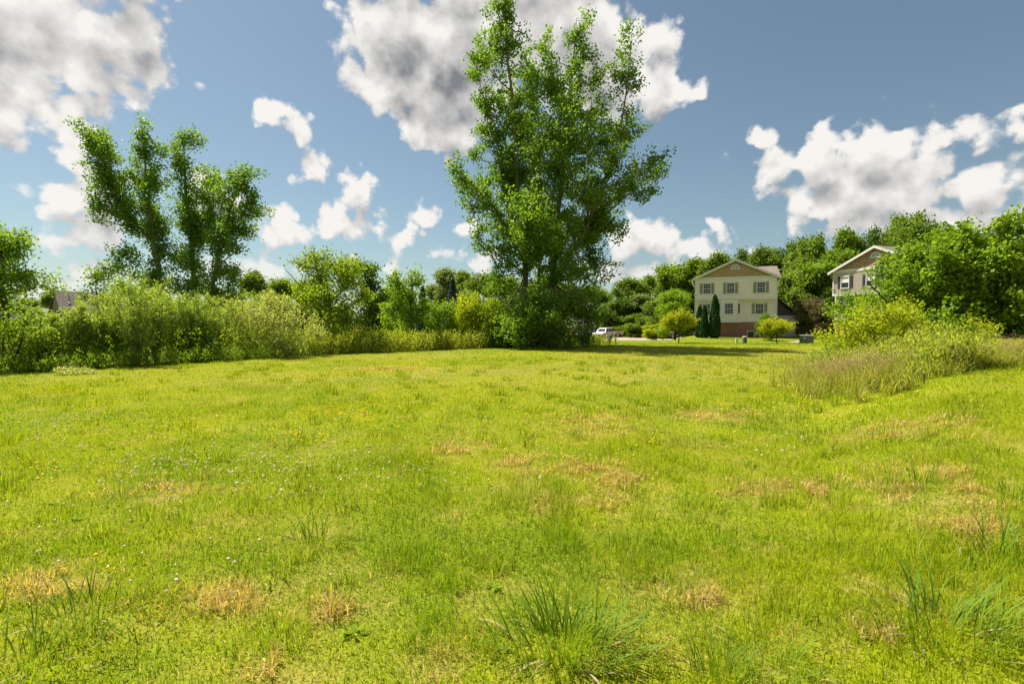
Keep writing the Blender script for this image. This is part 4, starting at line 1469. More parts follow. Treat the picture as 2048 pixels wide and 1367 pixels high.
# ---- background trees: a few crowns, copied with their parts
def bg_proto(seed, w, mat, kind='round', per=66):
    rng = np.random.default_rng(seed)
    stems = [[(0, 0, -.06, .022), (.005, 0, .4, .017), (0, .01, .9, .004)]]
    B = []
    for i in range(24):
        z = rng.uniform(.08, .95)
        if kind == 'round':
            r = w * math.sqrt(max(.03, 1 - ((z - .46) / .54) ** 2)) * rng.uniform(.55, 1)
        else:
            r = w * (1.05 - z) * rng.uniform(.6, 1.1)
        a = rng.uniform(0, 6.28)
        b = w * rng.uniform(.25, .5)
        B.append(((r * .8 * math.cos(a), r * .8 * math.sin(a), min(z, .97 - b * .5)), (b, b, b * .85), 13))
    B.append(((0, 0, .9), (w * .3, w * .3, .1), 10))
    me = {}
    sv = []
    SP, SR = [], []
    for st in stems:
        q = smooth_line(st, 9)
        SP.append(q[:, :3]); SR.append(q[:, 3])
    SP, SR = np.array(SP), np.array(SR)
    an = SP[0][3:]
    cents = np.concatenate([np.asarray(c) + unit(rng.normal(size=(n, 3))) * rng.uniform(0, 1, (n, 1)) ** .5 * np.asarray(r) for c, r, n in B])
    bc = np.array([b[0] for b in B])
    ia = np.argmin(np.linalg.norm(bc[:, None] - an[None] + [0, 0, -.12], axis=2), 1)
    L1 = bez(an[ia], bc, -.05, rng, 4)
    v1, q1 = tubes(SP, SR, 6)
    v2, q2 = tubes(L1, np.linspace(.008, .003, 4)[None] * np.ones((len(bc), 1)), 4)
    trunk = np_mesh('trunk', np.concatenate([v1, v2]), quads=np.concatenate([q1, q2 + len(v1)]), mat=M_BARKD)
    n = len(cents)
    idx = np.repeat(np.arange(n), per)
    C = cents[idx] + rng.normal(size=(n * per, 3)) * .034
    C[:, 2] = np.maximum(C[:, 2], .03)
    crown = np_mesh('crown', leaf_quads(C, .029, .022, rng), quads=quads_idx(len(C)), mat=mat, attrs={'rnd': np.clip(.6 * rng.uniform(0, 1, n)[idx] + .4 * rng.uniform(0, 1, len(C)), 0, 1)})
    return trunk, crown


def conifer_proto(seed, w, mat):
    rng = np.random.default_rng(seed)
    q = np.array([[(0, 0, -.05), (0, 0, .5), (0, 0, 1.0)]])
    v1, q1 = tubes(q, np.array([[.02, .012, .002]]), 6)
    trunk = np_mesh('trunk', v1, quads=q1, mat=M_BARKD)
    m = 420
    z = rng.uniform(.05, .99, m) ** 1.1
    a = rng.uniform(0, 6.28, m)
    L = w * (1.03 - z) * rng.uniform(.75, 1.1, m)
    per = 16
    idx = np.repeat(np.arange(m), per)
    t = rng.uniform(.15, 1, m * per)
    C = np.stack([np.cos(a[idx]) * L[idx] * t, np.sin(a[idx]) * L[idx] * t, z[idx] - .10 * t * L[idx] / w * .6], 1) + rng.normal(size=(m * per, 3)) * .008
    ax = np.stack([np.cos(a[idx]), np.sin(a[idx]), -.25 * np.ones(m * per)], 1)
    crown = np_mesh('crown', leaf_quads(C, .045, .014, rng, unit(ax), .65), quads=quads_idx(len(C)), mat=mat, attrs={'rnd': rng.uniform(0, 1, len(C))})
    return trunk, crown


PROTO = {
    'a': bg_proto(301, .30, L_FAR), 'b': bg_proto(302, .36, L_FAR), 'c': bg_proto(303, .26, L_MID), 'd': bg_proto(304, .33, L_DARK), 'e': bg_proto(305, .28, L_GREY),
    'f': bg_proto(306, .24, L_MID, 'spire'), 'y': bg_proto(307, .42, L_YELL), 'p': bg_proto(308, .5, L_PLUM), 'm': bg_proto(309, .34, L_MAPLE), 's': bg_proto(310, .5, L_MID), 'g': bg_proto(311, .5, L_GOLD),
    'S': conifer_proto(320, .26, L_SPRUCE),
}


def bg_tree(kind, px, top, Y, wide, label, name='background_tree', cat='tree', group=None, bottom=None):
    tr, cr = PROTO[kind]
    p = at(px, 690, Y)
    z0 = float(gz(p[0], Y))
    H = at(px, top, Y)[2] - z0
    hw = wide * WIDEN * Y / FPX
    nat = {'a': .30, 'b': .36, 'c': .26, 'd': .33, 'e': .28, 'f': .24, 'y': .42, 'p': .5, 'm': .34, 's': .5, 'g': .5, 'S': .26}[kind]
    sx = hw / (nat * 1.12)
    r = empty(name, (p[0], Y, z0), (px * 1.7 + top) % 6.28, label, cat, group)
    r.scale = (sx, sx, H)
    obj('trunk', tr, r)
    obj('crown', cr, r)
    return r


WIDEN = 1.3
BGG = 'trees of the distant tree line'
BG = [
    ('a', 110, 583, 80, 22, 'small distant tree just left of the brown house gable'),
    ('e', 68, 600, 85, 24, 'hazy distant tree behind the far left maple'),
    ('a', 225, 592, 75, 30, 'distant tree behind the right end of the brown roof'),
    ('c', 330, 600, 70, 50, 'distant tree behind the leftmost cottonwood trunk'),
    ('d', 430, 580, 66, 46, 'dark distant tree behind the leaning cottonwood trunk'),
    ('a', 512, 546, 72, 30, 'distant tree right of the leaning cottonwood, above the autumn olive'),
    ('c', 556, 556, 76, 28, 'distant tree filling the gap left of the box elder'),
    ('b', 600, 570, 80, 40, 'distant tree directly behind the box elder'),
    ('e', 884, 541, 78, 30, 'grey green distant tree with rounded top between the two spruces'),
    ('f', 924, 545, 82, 26, 'pointed distant tree right behind the right blue spruce'),
    ('e', 862, 572, 84, 24, 'low grey green distant tree behind the left spruce'),
    ('b', 975, 552, 70, 44, 'distant tree left of the tall cottonwood trunk'),
    ('a', 790, 575, 80, 36, 'distant tree behind the young maple'),
    ('d', 820, 610, 62, 50, 'dark low tree behind the young maple trunk'),
    ('b', 1015, 560, 66, 50, 'distant tree behind the left stem of the tall cottonwood'),
    ('a', 1100, 565, 118, 60, 'distant tree behind the right stem of the tall cottonwood'),
    ('d', 1236, 578, 97, 34, 'dark tree standing behind the beige pickup'),
    ('a', 1262, 560, 104, 36, 'distant tree left of centre between cottonwood and cream house'),
    ('e', 1285, 590, 95, 30, 'grey green tree overhanging the far side of the drive'),
    ('b', 1300, 556, 110, 34, 'distant tree midway between the cottonwood and the cream house'),
    ('c', 1346, 527, 90, 34, 'tall round tree behind the small golden tree left of the house'),
    ('f', 1386, 520, 88, 34, 'spiky topped tree touching the left eave of the cream house'),
    ('a', 1318, 600, 86, 34, 'low tree at the back edge of the drive'),
    ('m', 1350, 583, 68, 34, 'bright green tree behind the small golden tree'),
    ('b', 1440, 512, 84, 40, 'tree behind the left roof slope of the cream house'),
    ('d', 1488, 500, 88, 40, 'dark tree behind the gable peak of the cream house'),
    ('b', 1528, 500, 82, 36, 'tree behind the right roof slope of the cream house'),
    ('d', 1572, 486, 80, 44, 'tall dark tree right behind the cream house'),
    ('b', 1622, 480, 76, 44, 'broad tree midway between the cream and the tan house'),
    ('a', 1590, 545, 66, 40, 'mid green tree beside the garage of the cream house'),
    ('c', 1640, 525, 63, 42, 'leafy tree left of the tan house'),
    ('d', 1610, 590, 62, 40, 'dark low tree behind the bronze shrub'),
    ('f', 1682, 462, 72, 26, 'pointed tree above the left eave of the tan house'),
    ('d', 1742, 456, 74, 40, 'dark rounded tree behind the tan house gable'),
    ('b', 1800, 438, 78, 48, 'high dark tree behind the tan house roof'),
    ('d', 1860, 450, 80, 55, 'distant tree behind the right maples'),
    ('a', 1950, 470, 80, 70, 'distant tree at the right edge behind the maples'),
    ('a', 470, 590, 52, 34, 'low tree filling the hedge behind the leaning cottonwood foot'),
    ('c', 545, 588, 50, 32, 'low tree behind the silvery autumn olive'),
    ('c', 668, 610, 46, 34, 'low tree seen through the box elder branches'),
    ('d', 760, 600, 56, 26, 'dark low tree right of the box elder, above the stop sign'),
    ('a', 940, 585, 60, 34, 'low tree just right of the right blue spruce'),
    ('e', 290, 590, 56, 40, 'low tree behind the tallest willow sapling'),
    ('a', 20, 610, 60, 60, 'low tree behind the far left maple trunk'),
    ('b', 1180, 575, 112, 40, 'distant tree seen through the lower right of the tall cottonwood'),
    ('c', 1240, 600, 106, 34, 'leafy tree above the tail of the beige pickup'),
    ('a', 1335, 565, 92, 30, 'tree behind the bright green tree left of the house'),
    ('a', 1600, 520, 74, 44, 'mid green tree showing over the garage roof'),
    ('c', 1660, 500, 70, 36, 'rounded tree touching the left eave of the tan house'),
    ('b', 1710, 480, 76, 36, 'tree behind the left roof slope of the tan house'),
    ('b', 1770, 470, 76, 40, 'tree behind the right roof slope of the tan house'),
]
for (k, px, top, Y, wd, lab) in BG:
    bg_tree(k, px, top, Y, wd, lab, group=BGG)
bg_tree('S', 846, 572, 50, 26, 'left one of the two blue spruces beyond the weeds', 'blue_spruce', 'tree', 'blue spruces beyond the weeds')
bg_tree('S', 906, 556, 52, 27, 'right one of the two blue spruces beyond the weeds', 'blue_spruce', 'tree', 'blue spruces beyond the weeds')
bg_tree('p', 1634, 600, 55, 40, 'bronze leaved shrub between the cream and the tan house', 'bronze_shrub', 'shrub')
bg_tree('s', 1262, 628, 92, 40, 'low green bush at the back of the drive right of the pickup', 'roadside_bush', 'shrub')
bg_tree('y', 1312, 648, 72, 24, 'low yellow green bush left of the small golden tree', 'roadside_bush', 'shrub')
bg_tree('s', 1528, 628, 50, 16, 'dark green bush tucked behind the right golden tree at the house corner', 'foundation_shrub', 'shrub')


def ornamental(px, Y, top, foot, wide, seed, label):
    k = FPX / Y
    return pix_plant('ornamental_tree', label, 'tree', Y, px, [[(px, foot, .06), (px, foot - 20, .05), (px, top + 22, .03), (px, top + 6, .008)]],
                     [(px - wide * .5, (top + foot - 18) / 2 + 2, wide * .48, (foot - 18 - top) * .3), (px + wide * .5, (top + foot - 18) / 2, wide * .5, (foot - 18 - top) * .32),
                      (px, top + 12, wide * .5, 11), (px, (top + foot - 18) / 2 + 6, wide * .6, 13), (px - wide * .15, top + 20, wide * .6, 12)],
                     (.13, .10), 40, .24, L_GOLD, M_BARKD, seed, dens=1.7, group='golden ornamental trees on the house lawn')


ornamental(1358, 47, 617, 686, 36, 401, 'small golden green lawn tree left of the cream house')
ornamental(1553, 46, 632, 687, 38, 402, 'small golden green lawn tree right of the house, near the cabinet')


def arborvitae(px, Y, top, wide, seed, label):
    rng = np.random.default_rng(seed)
    p = at(px, 690, Y)
    z0 = float(gz(p[0], Y))
    H = at(px, top, Y)[2] - z0
    w = wide * Y / FPX
    root = empty('arborvitae', (p[0], Y, z0), 0, label, 'shrub', 'arborvitae by the cream house')
    v, q = tubes(np.array([[(0, 0, -.1), (0, 0, H * .5), (0, 0, H * .95)]]), np.array([[.07, .05, .01]]), 6)
    obj('trunk', np_mesh('trunk', v, quads=q, mat=M_BARKD), root)
    n = 9000
    z = rng.uniform(0, 1, n)
    prof = w * np.minimum(1, (z * 9 + .55)) * np.sqrt(np.clip(1 - z ** 2.3, 0, 1)) * (1 - .15 * z)
    a = rng.uniform(0, 6.28, n)
    lump = 1 + .12 * np.sin(a * 3 + z * 14 + seed) + .08 * np.sin(a * 7 - z * 30)
    r = prof * lump * rng.uniform(.55, 1.03, n) ** .5
    C = np.stack([r * np.cos(a), r * np.sin(a), z * H + .04], 1)
    LV = leaf_quads(C, .16, .07, rng, (0, 0, 1), .6)
    obj('foliage', np_mesh('foliage', LV, quads=quads_idx(n), mat=L_ARBOR, attrs={'rnd': rng.uniform(0, 1, n)}), root)


arborvitae(1398, 55.2, 612, 8.0, 411, 'leftmost dark arborvitae column at the cream house')
arborvitae(1408, 54.4, 613, 9.0, 412, 'middle arborvitae column, same height as its left neighbour')
arborvitae(1429, 54.0, 590, 11.0, 413, 'tallest arborvitae column, before the bay of the cream house')

# right hand trees and bushes
pix_plant('maple_tree', 'big dark maple at the right edge of the picture', 'tree', 24, 2030, [[(2030, 705, .16), (2028, 620, .13), (2025, 530, .09), (2020, 432, .015)], [(2028, 600, .07), (1985, 520, .05, -.8), (1965, 455, .012, -1)], [(2028, 600, .07), (2075, 520, .05, .8), (2090, 470, .012, 1)]],
          [(2025, 450, 42, 30), (1972, 462, 40, 28), (2075, 450, 40, 36), (1985, 525, 60, 48), (2050, 520, 56, 60), (2010, 605, 56, 46), (2075, 600, 50, 56), (1985, 650, 40, 30), (2045, 665, 50, 30), (2110, 540, 50, 80)],
          (.19, .165), 52, .4, L_RMAPLE, M_BARKD, 501, dens=1.7, sleeve=(36, 14, 8))
pix_plant('maple_tree', 'dense maple second from the right edge, sunlit on its left side', 'tree', 25, 1905, [[(1905, 705, .15), (1903, 620, .12), (1900, 550, .08), (1898, 478, .012)], [(1903, 610, .07), (1865, 540, .05, -.8), (1850, 500, .012, -1)], [(1903, 600, .06), (1940, 530, .04, .7), (1945, 492, .012, .9)]],
          [(1892, 492, 32, 22), (1925, 480, 28, 22), (1862, 510, 34, 28), (1905, 535, 56, 46), (1945, 540, 34, 60), (1865, 570, 46, 40), (1915, 610, 56, 42), (1955, 640, 34, 34), (1870, 630, 50, 34), (1930, 655, 50, 28)],
          (.19, .165), 52, .4, L_RMAPLE, M_BARKD, 502, dens=1.7, sleeve=(32, 13, 8))
pix_plant('maple_tree', 'lighter green maple leaning in front of the tan house', 'tree', 26.5, 1790, [[(1790, 700, .11), (1788, 630, .09), (1790, 560, .06), (1800, 490, .012)], [(1789, 620, .05), (1735, 580, .04, -.5), (1712, 560, .012, -.8)]],
          [(1806, 522, 30, 24), (1838, 502, 28, 26), (1776, 562, 30, 26), (1738, 600, 26, 22), (1822, 560, 44, 38), (1770, 606, 52, 28), (1712, 612, 22, 20), (1835, 610, 40, 34), (1745, 640, 50, 22), (1700, 640, 22, 16), (1850, 540, 30, 40)],
          (.16, .12), 50, .38, L_MAPLE, M_BARKD, 503, dens=2.0)
pix_plant('broad_bush', 'bright yellow green bush behind the tall dry grass', 'shrub', 14.6, 1765, [[(1765, 735, .05), (1755, 690, .03), (1740, 640, .01)], [(1770, 735, .05), (1800, 690, .03), (1815, 640, .01)], [(1760, 735, .04), (1710, 700, .02), (1690, 670, .008)]],
          [(1745, 644, 60, 38), (1695, 680, 48, 34), (1797, 632, 54, 34), (1845, 650, 44, 38), (1765, 695, 62, 36), (1830, 700, 50, 34), (1710, 718, 46, 28), (1790, 725, 60, 22), (1870, 690, 34, 34)],
          (.10, .05), 62, .25, L_YELL, M_BARKD, 504, dens=2.3, parts=('stem', 'foliage'), br=(.01, .003))
pix_plant('broad_bush', 'darker mixed bush at the right of the bright yellow green bush', 'shrub', 17.5, 1880, [[(1880, 730, .04), (1875, 690, .03), (1865, 650, .01)], [(1885, 730, .04), (1905, 690, .02), (1915, 660, .008)]],
          [(1872, 655, 34, 28), (1905, 672, 34, 30), (1862, 695, 34, 26), (1895, 708, 44, 20)], (.10, .06), 56, .26, L_MID, M_BARKD, 505, dens=1.8, parts=('stem', 'foliage'), br=(.01, .003))
pix_plant('golden_sapling', 'low golden sapling in the grass on the right bank', 'sapling', 18.5, 1962, [[(1962, 705, .03), (1960, 670, .02), (1958, 632, .006)], [(1962, 700, .02), (1985, 675, .01), (1992, 655, .005)]],
          [(1945, 660, 18, 16), (1962, 645, 16, 16), (1982, 665, 18, 18), (1960, 685, 30, 16), (1930, 680, 16, 12)], (.11, .045), 46, .22, L_YELL, M_BARKD, 506, dens=1.0, parts=('stem', 'foliage'), br=(.008, .003))
pix_plant('pale_bush', 'pale feathery bush left of the yellow green bush, above the dry grass', 'shrub', 14.2, 1668, [[(1668, 760, .03), (1662, 720, .02), (1650, 690, .006)], [(1670, 760, .03), (1690, 725, .015), (1700, 700, .006)]],
          [(1660, 712, 28, 22), (1690, 722, 34, 24), (1645, 735, 26, 18), (1690, 745, 50, 18), (1735, 738, 36, 18)], (.10, .028), 60, .22, L_WILLOW, M_BARKW, 507, dens=1.5, parts=('stem', 'foliage'), br=(.007, .003), axis=(0, 0, 1), bias=.35)


# ------------------------------------------------------------------ grass
def blades(X, Y, H, Wd, rng, lean=0.35, segs=2, lean_dir=None):
    """tapered bent blades rooted at (X,Y); segs 2 -> quad + tip triangle, segs 1 -> a triangle"""
    n = len(X)
    Z = gz(X, Y)
    az = rng.uniform(0, 2 * np.pi, n)
    wdir = np.stack([np.cos(az), np.sin(az), np.zeros(n)], 1)
    ld = rng.uniform(0, 2 * np.pi, n) if lean_dir is None else lean_dir
    ln = np.abs(rng.normal(0, lean, n)) + .05
    dv = np.stack([np.cos(ld), np.sin(ld), np.zeros(n)], 1)
    B = np.stack([X, Y, Z - .004], 1)
    up = np.array([0, 0, 1.0])
    H = np.asarray(H)[:, None]
    W = np.asarray(Wd)[:, None]
    c, s = np.cos(np.minimum(ln, 1.45))[:, None], np.sin(np.minimum(ln, 1.45))[:, None]
    mid = B + up * H * .55 * (c * .5 + .5) + dv * H * .5 * s * .5
    c2, s2 = np.cos(np.minimum(ln * 1.9, 1.5))[:, None], np.sin(np.minimum(ln * 1.9, 1.5))[:, None]
    tip = mid + up * H * .48 * c2 + dv * H * .48 * s2
    if segs == 1:
        V = np.stack([B - wdir * W * .5, B + wdir * W * .5, tip], 1).reshape(-1, 3)
        return V, None, np.arange(n * 3).reshape(n, 3)
    V = np.stack([B - wdir * W * .42, B + wdir * W * .42, mid + wdir * W * .5, mid - wdir * W * .5, tip], 1).reshape(-1, 3)
    b = np.arange(n)[:, None] * 5
    return V, b + np.array([[0, 1, 2, 3]]), b + np.array([[3, 2, 4]])


def scatter(n, y0, y1, rng, u=1.3):
    """points spread evenly over the ground between two distances, as wide as the view and a bit more"""
    y = np.sqrt(rng.uniform(y0 ** 2, y1 ** 2, n))
    x = rng.uniform(-1, 1, n) * (u * .86 * y + 1.8)
    return x, y


def keep_lawn(x, y):
    ok = y < hedge_y(x) + .6
    u = x / np.maximum(y, .1)
    ok &= ~((y > 56.5) & (u > .36))
    ok &= ~((y > 62) & (u > .1) & (u < .39))
    return ok


def build_lawn():
    rng = np.random.default_rng(71)
    Vs, Qs, Ts, Aq, At = [], [], [], [], []
    off = 0
    # (count, near, far, height, width, segments)
    for (n, y0, y1, h, w, sg) in ((170000, .9, 3.9, .056, .0042, 2), (230000, 3.25, 7.4, .052, .0072, 1), (230000, 6.2, 14, .052, .012, 1),
                                  (180000, 11.7, 26, .055, .024, 1), (140000, 21.7, 50, .06, .05, 1), (24000, 41.7, 78, .07, .09, 1)):
        x, y = scatter(n, y0, y1, rng)
        fade = ss(y0, y0 * 1.2, y) * (1 - ss(y1 / 1.2, y1, y))
        k = keep_lawn(x, y) & (rng.uniform(0, 1, n) < fade)
        x, y = x[k], y[k]
        d, l = tint(x, y)
        tall = fbm(x * .7 + 3, y * .7, 81, 3)
        tuft = ss(.60, .78, fbm(x * 2.6, y * 2.6, 83, 3))
        hh = h * rng.uniform(.4, 1.5, len(x)) * (.45 + 1.15 * tall) * (1 - .45 * d) * (1 + 1.5 * tuft * (1 - ss(8, 14, y)))
        isdry = rng.uniform(0, 1, len(x)) < np.clip(d * .8 + .05, 0, 1)
        ww = w * rng.uniform(.6, 1.3, len(x))
        V, Q, T = blades(x, y, hh, ww, rng, np.where(isdry, 1.1, .7), sg)
        a = np.stack([np.where(isdry, rng.uniform(.6, 1, len(x)), d * .35), np.clip(l + rng.normal(0, .22, len(x)), 0, 1), rng.uniform(0, 1, len(x))], 1)
        Vs.append(V)
        if Q is not None:
            Qs.append(Q + off)
            Aq.append(a)
        Ts.append(T + off)
        At.append(a)
        off += len(V)
    # loose tufts of longer grass here and there
    for (cnt, y0, y1, wd) in ((90, 1.9, 5, .006), (200, 4, 10, .010), (260, 9, 22, .018)):
        cx, cy = scatter(cnt, y0, y1, rng, 1.15)
        per = 42
        i = np.repeat(np.arange(cnt), per)
        x = cx[i] + rng.normal(0, .055, cnt * per) * (1 + .05 * cy[i])
        y = cy[i] + rng.normal(0, .055, cnt * per) * (1 + .05 * cy[i])
        k = keep_lawn(x, y)
        x, y, i = x[k], y[k], i[k]
        hh = rng.uniform(.09, .19, cnt)[i] * rng.uniform(.55, 1.1, len(x))
        ld = np.arctan2(y - cy[i], x - cx[i]) + rng.normal(0, .5, len(x))
        V, Q, T = blades(x, y, hh, wd * rng.uniform(.6, 1.2, len(x)), rng, .38, 2, ld)
        a = np.stack([rng.uniform(0, .22, len(x)), np.clip(rng.uniform(.3, 1, cnt)[i], 0, 1), rng.uniform(0, 1, len(x))], 1)
        Vs.append(V); Qs.append(Q + off); Ts.append(T + off); Aq.append(a); At.append(a)
        off += len(V)
    # low clover and broad weeds between the blades
    n = 60000
    x, y = scatter(n, 1.6, 9, rng)
    m = keep_lawn(x, y) & (ss(.45, .62, fbm(x * 1.1 + 9, y * 1.1, 91, 3)) > rng.uniform(0, 1, n))
    x, y = x[m], y[m]
    C = np.stack([x, y, gz(x, y) + rng.uniform(.01, .04, len(x))], 1)
    LV = leaf_quads(C, .02 + .0014 * y, .016 + .0012 * y, rng)
    LV = LV.reshape(-1, 4, 3)
    LV[:, :, 2] = C[:, None, 2] + (LV[:, :, 2] - C[:, None, 2]) * .35
    a = np.stack([np.zeros(len(x)), rng.uniform(.5, 1, len(x)), rng.uniform(.1, .8, len(x))], 1)
    Vs.append(LV.reshape(-1, 3)); Qs.append(quads_idx(len(x)) + off); Aq.append(a)
    off += len(x) * 4
    cnt = 170
    cx, cy = scatter(cnt, 1.7, 10, rng, 1.15)
    per = 9
    i = np.repeat(np.arange(cnt), per)
    a_ = rng.uniform(0, 2 * np.pi, cnt * per)
    ln = rng.uniform(.03, .065, cnt)[i] * rng.uniform(.7, 1.2, cnt * per)
    ax = np.stack([np.cos(a_), np.sin(a_), rng.uniform(.1, .7, cnt * per)], 1)
    C = np.stack([cx[i], cy[i], gz(cx[i], cy[i]) + .012], 1) + ax * ln[:, None] * .5
    sd = np.stack([-np.sin(a_), np.cos(a_), np.zeros(cnt * per)], 1) * (ln * rng.uniform(.14, .26, cnt * per))[:, None]
    LV = np.stack([C - ax * ln[:, None] * .5, C + sd + ax * ln[:, None] * .1, C + ax * ln[:, None] * .5 - [0, 0, .012], C - sd + ax * ln[:, None] * .1], 1)
    k = keep_lawn(cx[i], cy[i])
    LV = LV[k]
    a = np.stack([np.zeros(len(LV)), rng.uniform(.6, 1, cnt)[i][k], rng.uniform(0, .7, len(LV))], 1)
    Vs.append(LV.reshape(-1, 3)); Qs.append(quads_idx(len(LV)) + off); Aq.append(a)
    off += len(LV) * 4
    # matted dry clippings lying on the sward
    xs, ys = [], []
    for (a0, b0, rr) in DRYW:
        m_ = int(np.clip(1500 * rr, 250, 1000))
        xa, ya = rng.normal(a0, rr * .55, m_ * 2), rng.normal(b0, rr * .40, m_ * 2)
        kk = rng.uniform(0, 1, m_ * 2) < ss(.42, .62, fbm(xa * 4.5, ya * 6.5, 97, 3))
        xs.append(xa[kk]); ys.append(ya[kk])
    x, y = np.concatenate(xs), np.concatenate(ys)
    V, Q, T = blades(x, y, rng.uniform(.05, .11, len(x)), (.0026 + .0010 * y) * rng.uniform(.6, 1.3, len(x)), rng, 1.6, 2)
    V[:, 2] += np.repeat(rng.uniform(.0, .035, len(x)), 5)
    a = np.stack([np.ones(len(x)), np.zeros(len(x)), rng.uniform(0, 1, len(x))], 1)
    Vs.append(V); Qs.append(Q + off); Ts.append(T + off); Aq.append(a); At.append(a)
    off += len(V)
    me = np_mesh('lawn_grass', np.concatenate(Vs), quads=np.concatenate(Qs), tris=np.concatenate(Ts), mat=M_GRASS,
                 attrs={'tint': np.concatenate(Aq + At)})
    tag(obj('lawn_grass', me), 'short sunlit grass of the mown field with dry straw patches', 'grass', kind='stuff')


build_lawn()


def flowers(name, label, cat, mat, spots, size, seed, zup):
    """little flower heads as low domes on the sward"""
    rng = np.random.default_rng(seed)
    xs, ys = [], []
    for (px, py, sx, sy, n) in spots:
        qx = rng.normal(px, sx, n)
        qy = rng.normal(py, sy, n)
        for a, b in zip(qx, qy):
            if b < 700 or b > 1360:
                continue
            d = ray(a, b)
            t = -EYE / d[2]
            xs.append(d[0] * t)
            ys.append(d[1] * t)
    x, y = np.array(xs), np.array(ys)
    k = keep_lawn(x, y)
    x, y = x[k], y[k]
    n = len(x)
    # six-sided dome: ring of 6 + top
    r = size * rng.uniform(.7, 1.25, n) * (1 + .035 * y)
    z = gz(x, y) + rng.uniform(*zup, n)
    ang = np.arange(6) * np.pi / 3
    tilt = rng.normal(0, .35, (n, 2))
    ring = np.stack([x[:, None] + r[:, None] * np.cos(ang), y[:, None] + r[:, None] * np.sin(ang), z[:, None] + r[:, None] * (tilt[:, :1] * np.cos(ang) + tilt[:, 1:] * np.sin(ang))], -1)
    top = np.stack([x, y, z + r * .9], 1)[:, None]
    foot = np.stack([x, y, z - r * .6], 1)[:, None]
    V = np.concatenate([ring, top, foot], 1).reshape(-1, 3)
    b = np.arange(n)[:, None, None] * 8
    tri = np.array([[i, (i + 1) % 6, 6] for i in range(6)] + [[(i + 1) % 6, i, 7] for i in range(6)])[None]
    me = np_mesh(name, V, tris=(b + tri).reshape(-1, 3), mat=mat, attrs={'rnd': np.repeat(rng.uniform(0, 1, n), 12)})
    tag(obj(name, me), label, cat, kind='stuff')


flowers('clover_bloom', 'small white clover blooms scattered through the left foreground grass', 'flowers',
        leafmat('clover_petal', (0.600, 0.530, 0.320), (0.820, 0.760, 0.540), 0.3, tcol=(1, 1, 1)),
        [(330, 930, 110, 16, 80), (560, 965, 120, 25, 70), (250, 965, 130, 20, 45), (60, 870, 60, 25, 60), (200, 840, 140, 25, 70), (700, 930, 140, 30, 70), (500, 900, 200, 30, 90), (1600, 900, 60, 20, 40), (300, 1160, 150, 40, 16), (160, 1020, 150, 60, 14), (900, 880, 250, 40, 60)], .011, 601, (.045, .075))
flowers('trefoil_bloom', 'small yellow trefoil blooms scattered across the mown field', 'flowers',
        leafmat('yellow_petal', (0.700, 0.560, 0.008), (0.850, 0.740, 0.020), 0.3, tcol=(1.1, 1, .5)),
        [(600, 885, 50, 9, 60), (280, 860, 90, 14, 60), (700, 830, 60, 15, 70), (560, 755, 90, 8, 90), (800, 820, 260, 25, 130), (1000, 760, 260, 18, 130), (95, 955, 30, 22, 16), (1000, 800, 200, 20, 100), (1350, 740, 150, 12, 90), (1560, 810, 60, 15, 60), (1680, 838, 70, 12, 40), (1980, 742, 50, 10, 40), (300, 800, 200, 20, 60), (200, 1160, 120, 10, 3), (1150, 870, 200, 25, 40), (900, 735, 300, 10, 160)], .0135, 602, (.06, .10))


def ground_pts(px, py, sx, sy, n, rng):
    out = []
    while len(out) < n:
        a, b = rng.normal(px, sx), rng.normal(py, sy)
        if b < 690:
            continue
        d = ray(a, b)
        # meet the sloping ground
        t = -EYE / d[2]
        for _ in range(6):
            zz = float(gz(d[0] * t, d[1] * t))
            t = (zz - EYE) / d[2]
        out.append((d[0] * t, d[1] * t))
    return np.array(out)


# tall weeds and dry grass
def weed_mass(name, label, cat, pts, mat, stemmat, seed, h, per=34, leaf=(.10, .035), spread=.07, bias=.55):
    """upright leafy stalks rooted at pts"""
    rng = np.random.default_rng(seed)
    x, y = pts[:, 0], pts[:, 1]
    n = len(x)
    z = gz(x, y)
    H = h * rng.uniform(.6, 1.15, n)
    if pts.shape[1] > 2:
        H = H * pts[:, 2]
    lean = rng.normal(0, .12, (n, 2)) * H[:, None]
    t = np.linspace(0, 1, 4)[None, :, None]
    P = np.concatenate([np.stack([x, y], 1)[:, None] + lean[:, None] * t ** 1.6, (z - .02)[:, None, None] + H[:, None, None] * t], 2)
    v, q = tubes(P, np.linspace(.006, .002, 4)[None] * np.ones((n, 1)), 3)
    idx = np.repeat(np.arange(n), per)
    u = rng.uniform(.05, 1.05, len(idx)) ** .8
    f = np.clip(u, 0, .999) * 3
    i0 = f.astype(int)
    C = P[idx, i0] * (1 - (f - i0))[:, None] + P[idx, np.minimum(i0 + 1, 3)] * (f - i0)[:, None]
    C = C + rng.normal(size=C.shape) * spread
    C[:, 2] = np.maximum(C[:, 2], gz(C[:, 0], C[:, 1]) + .02)
    LV = leaf_quads(C, leaf[0], leaf[1], rng, (0, 0, 1), bias)
    nv = len(v)
    me = np_mesh(name, np.concatenate([v, LV]), quads=np.concatenate([q, quads_idx(len(C)) + nv]), mat=mat,
                 attrs={'rnd': np.concatenate([np.full(len(q), .2), np.clip(.5 * rng.uniform(0, 1, n)[idx] + .5 * rng.uniform(0, 1, len(idx)), 0, 1)])})
    return tag(obj(name, me), label, cat, kind='stuff')


def along_hedge(x0, x1, d0, d1, n, rng):
    x = rng.uniform(x0, x1, n)
    return np.stack([x, hedge_y(x) + rng.uniform(d0, d1, n)], 1)


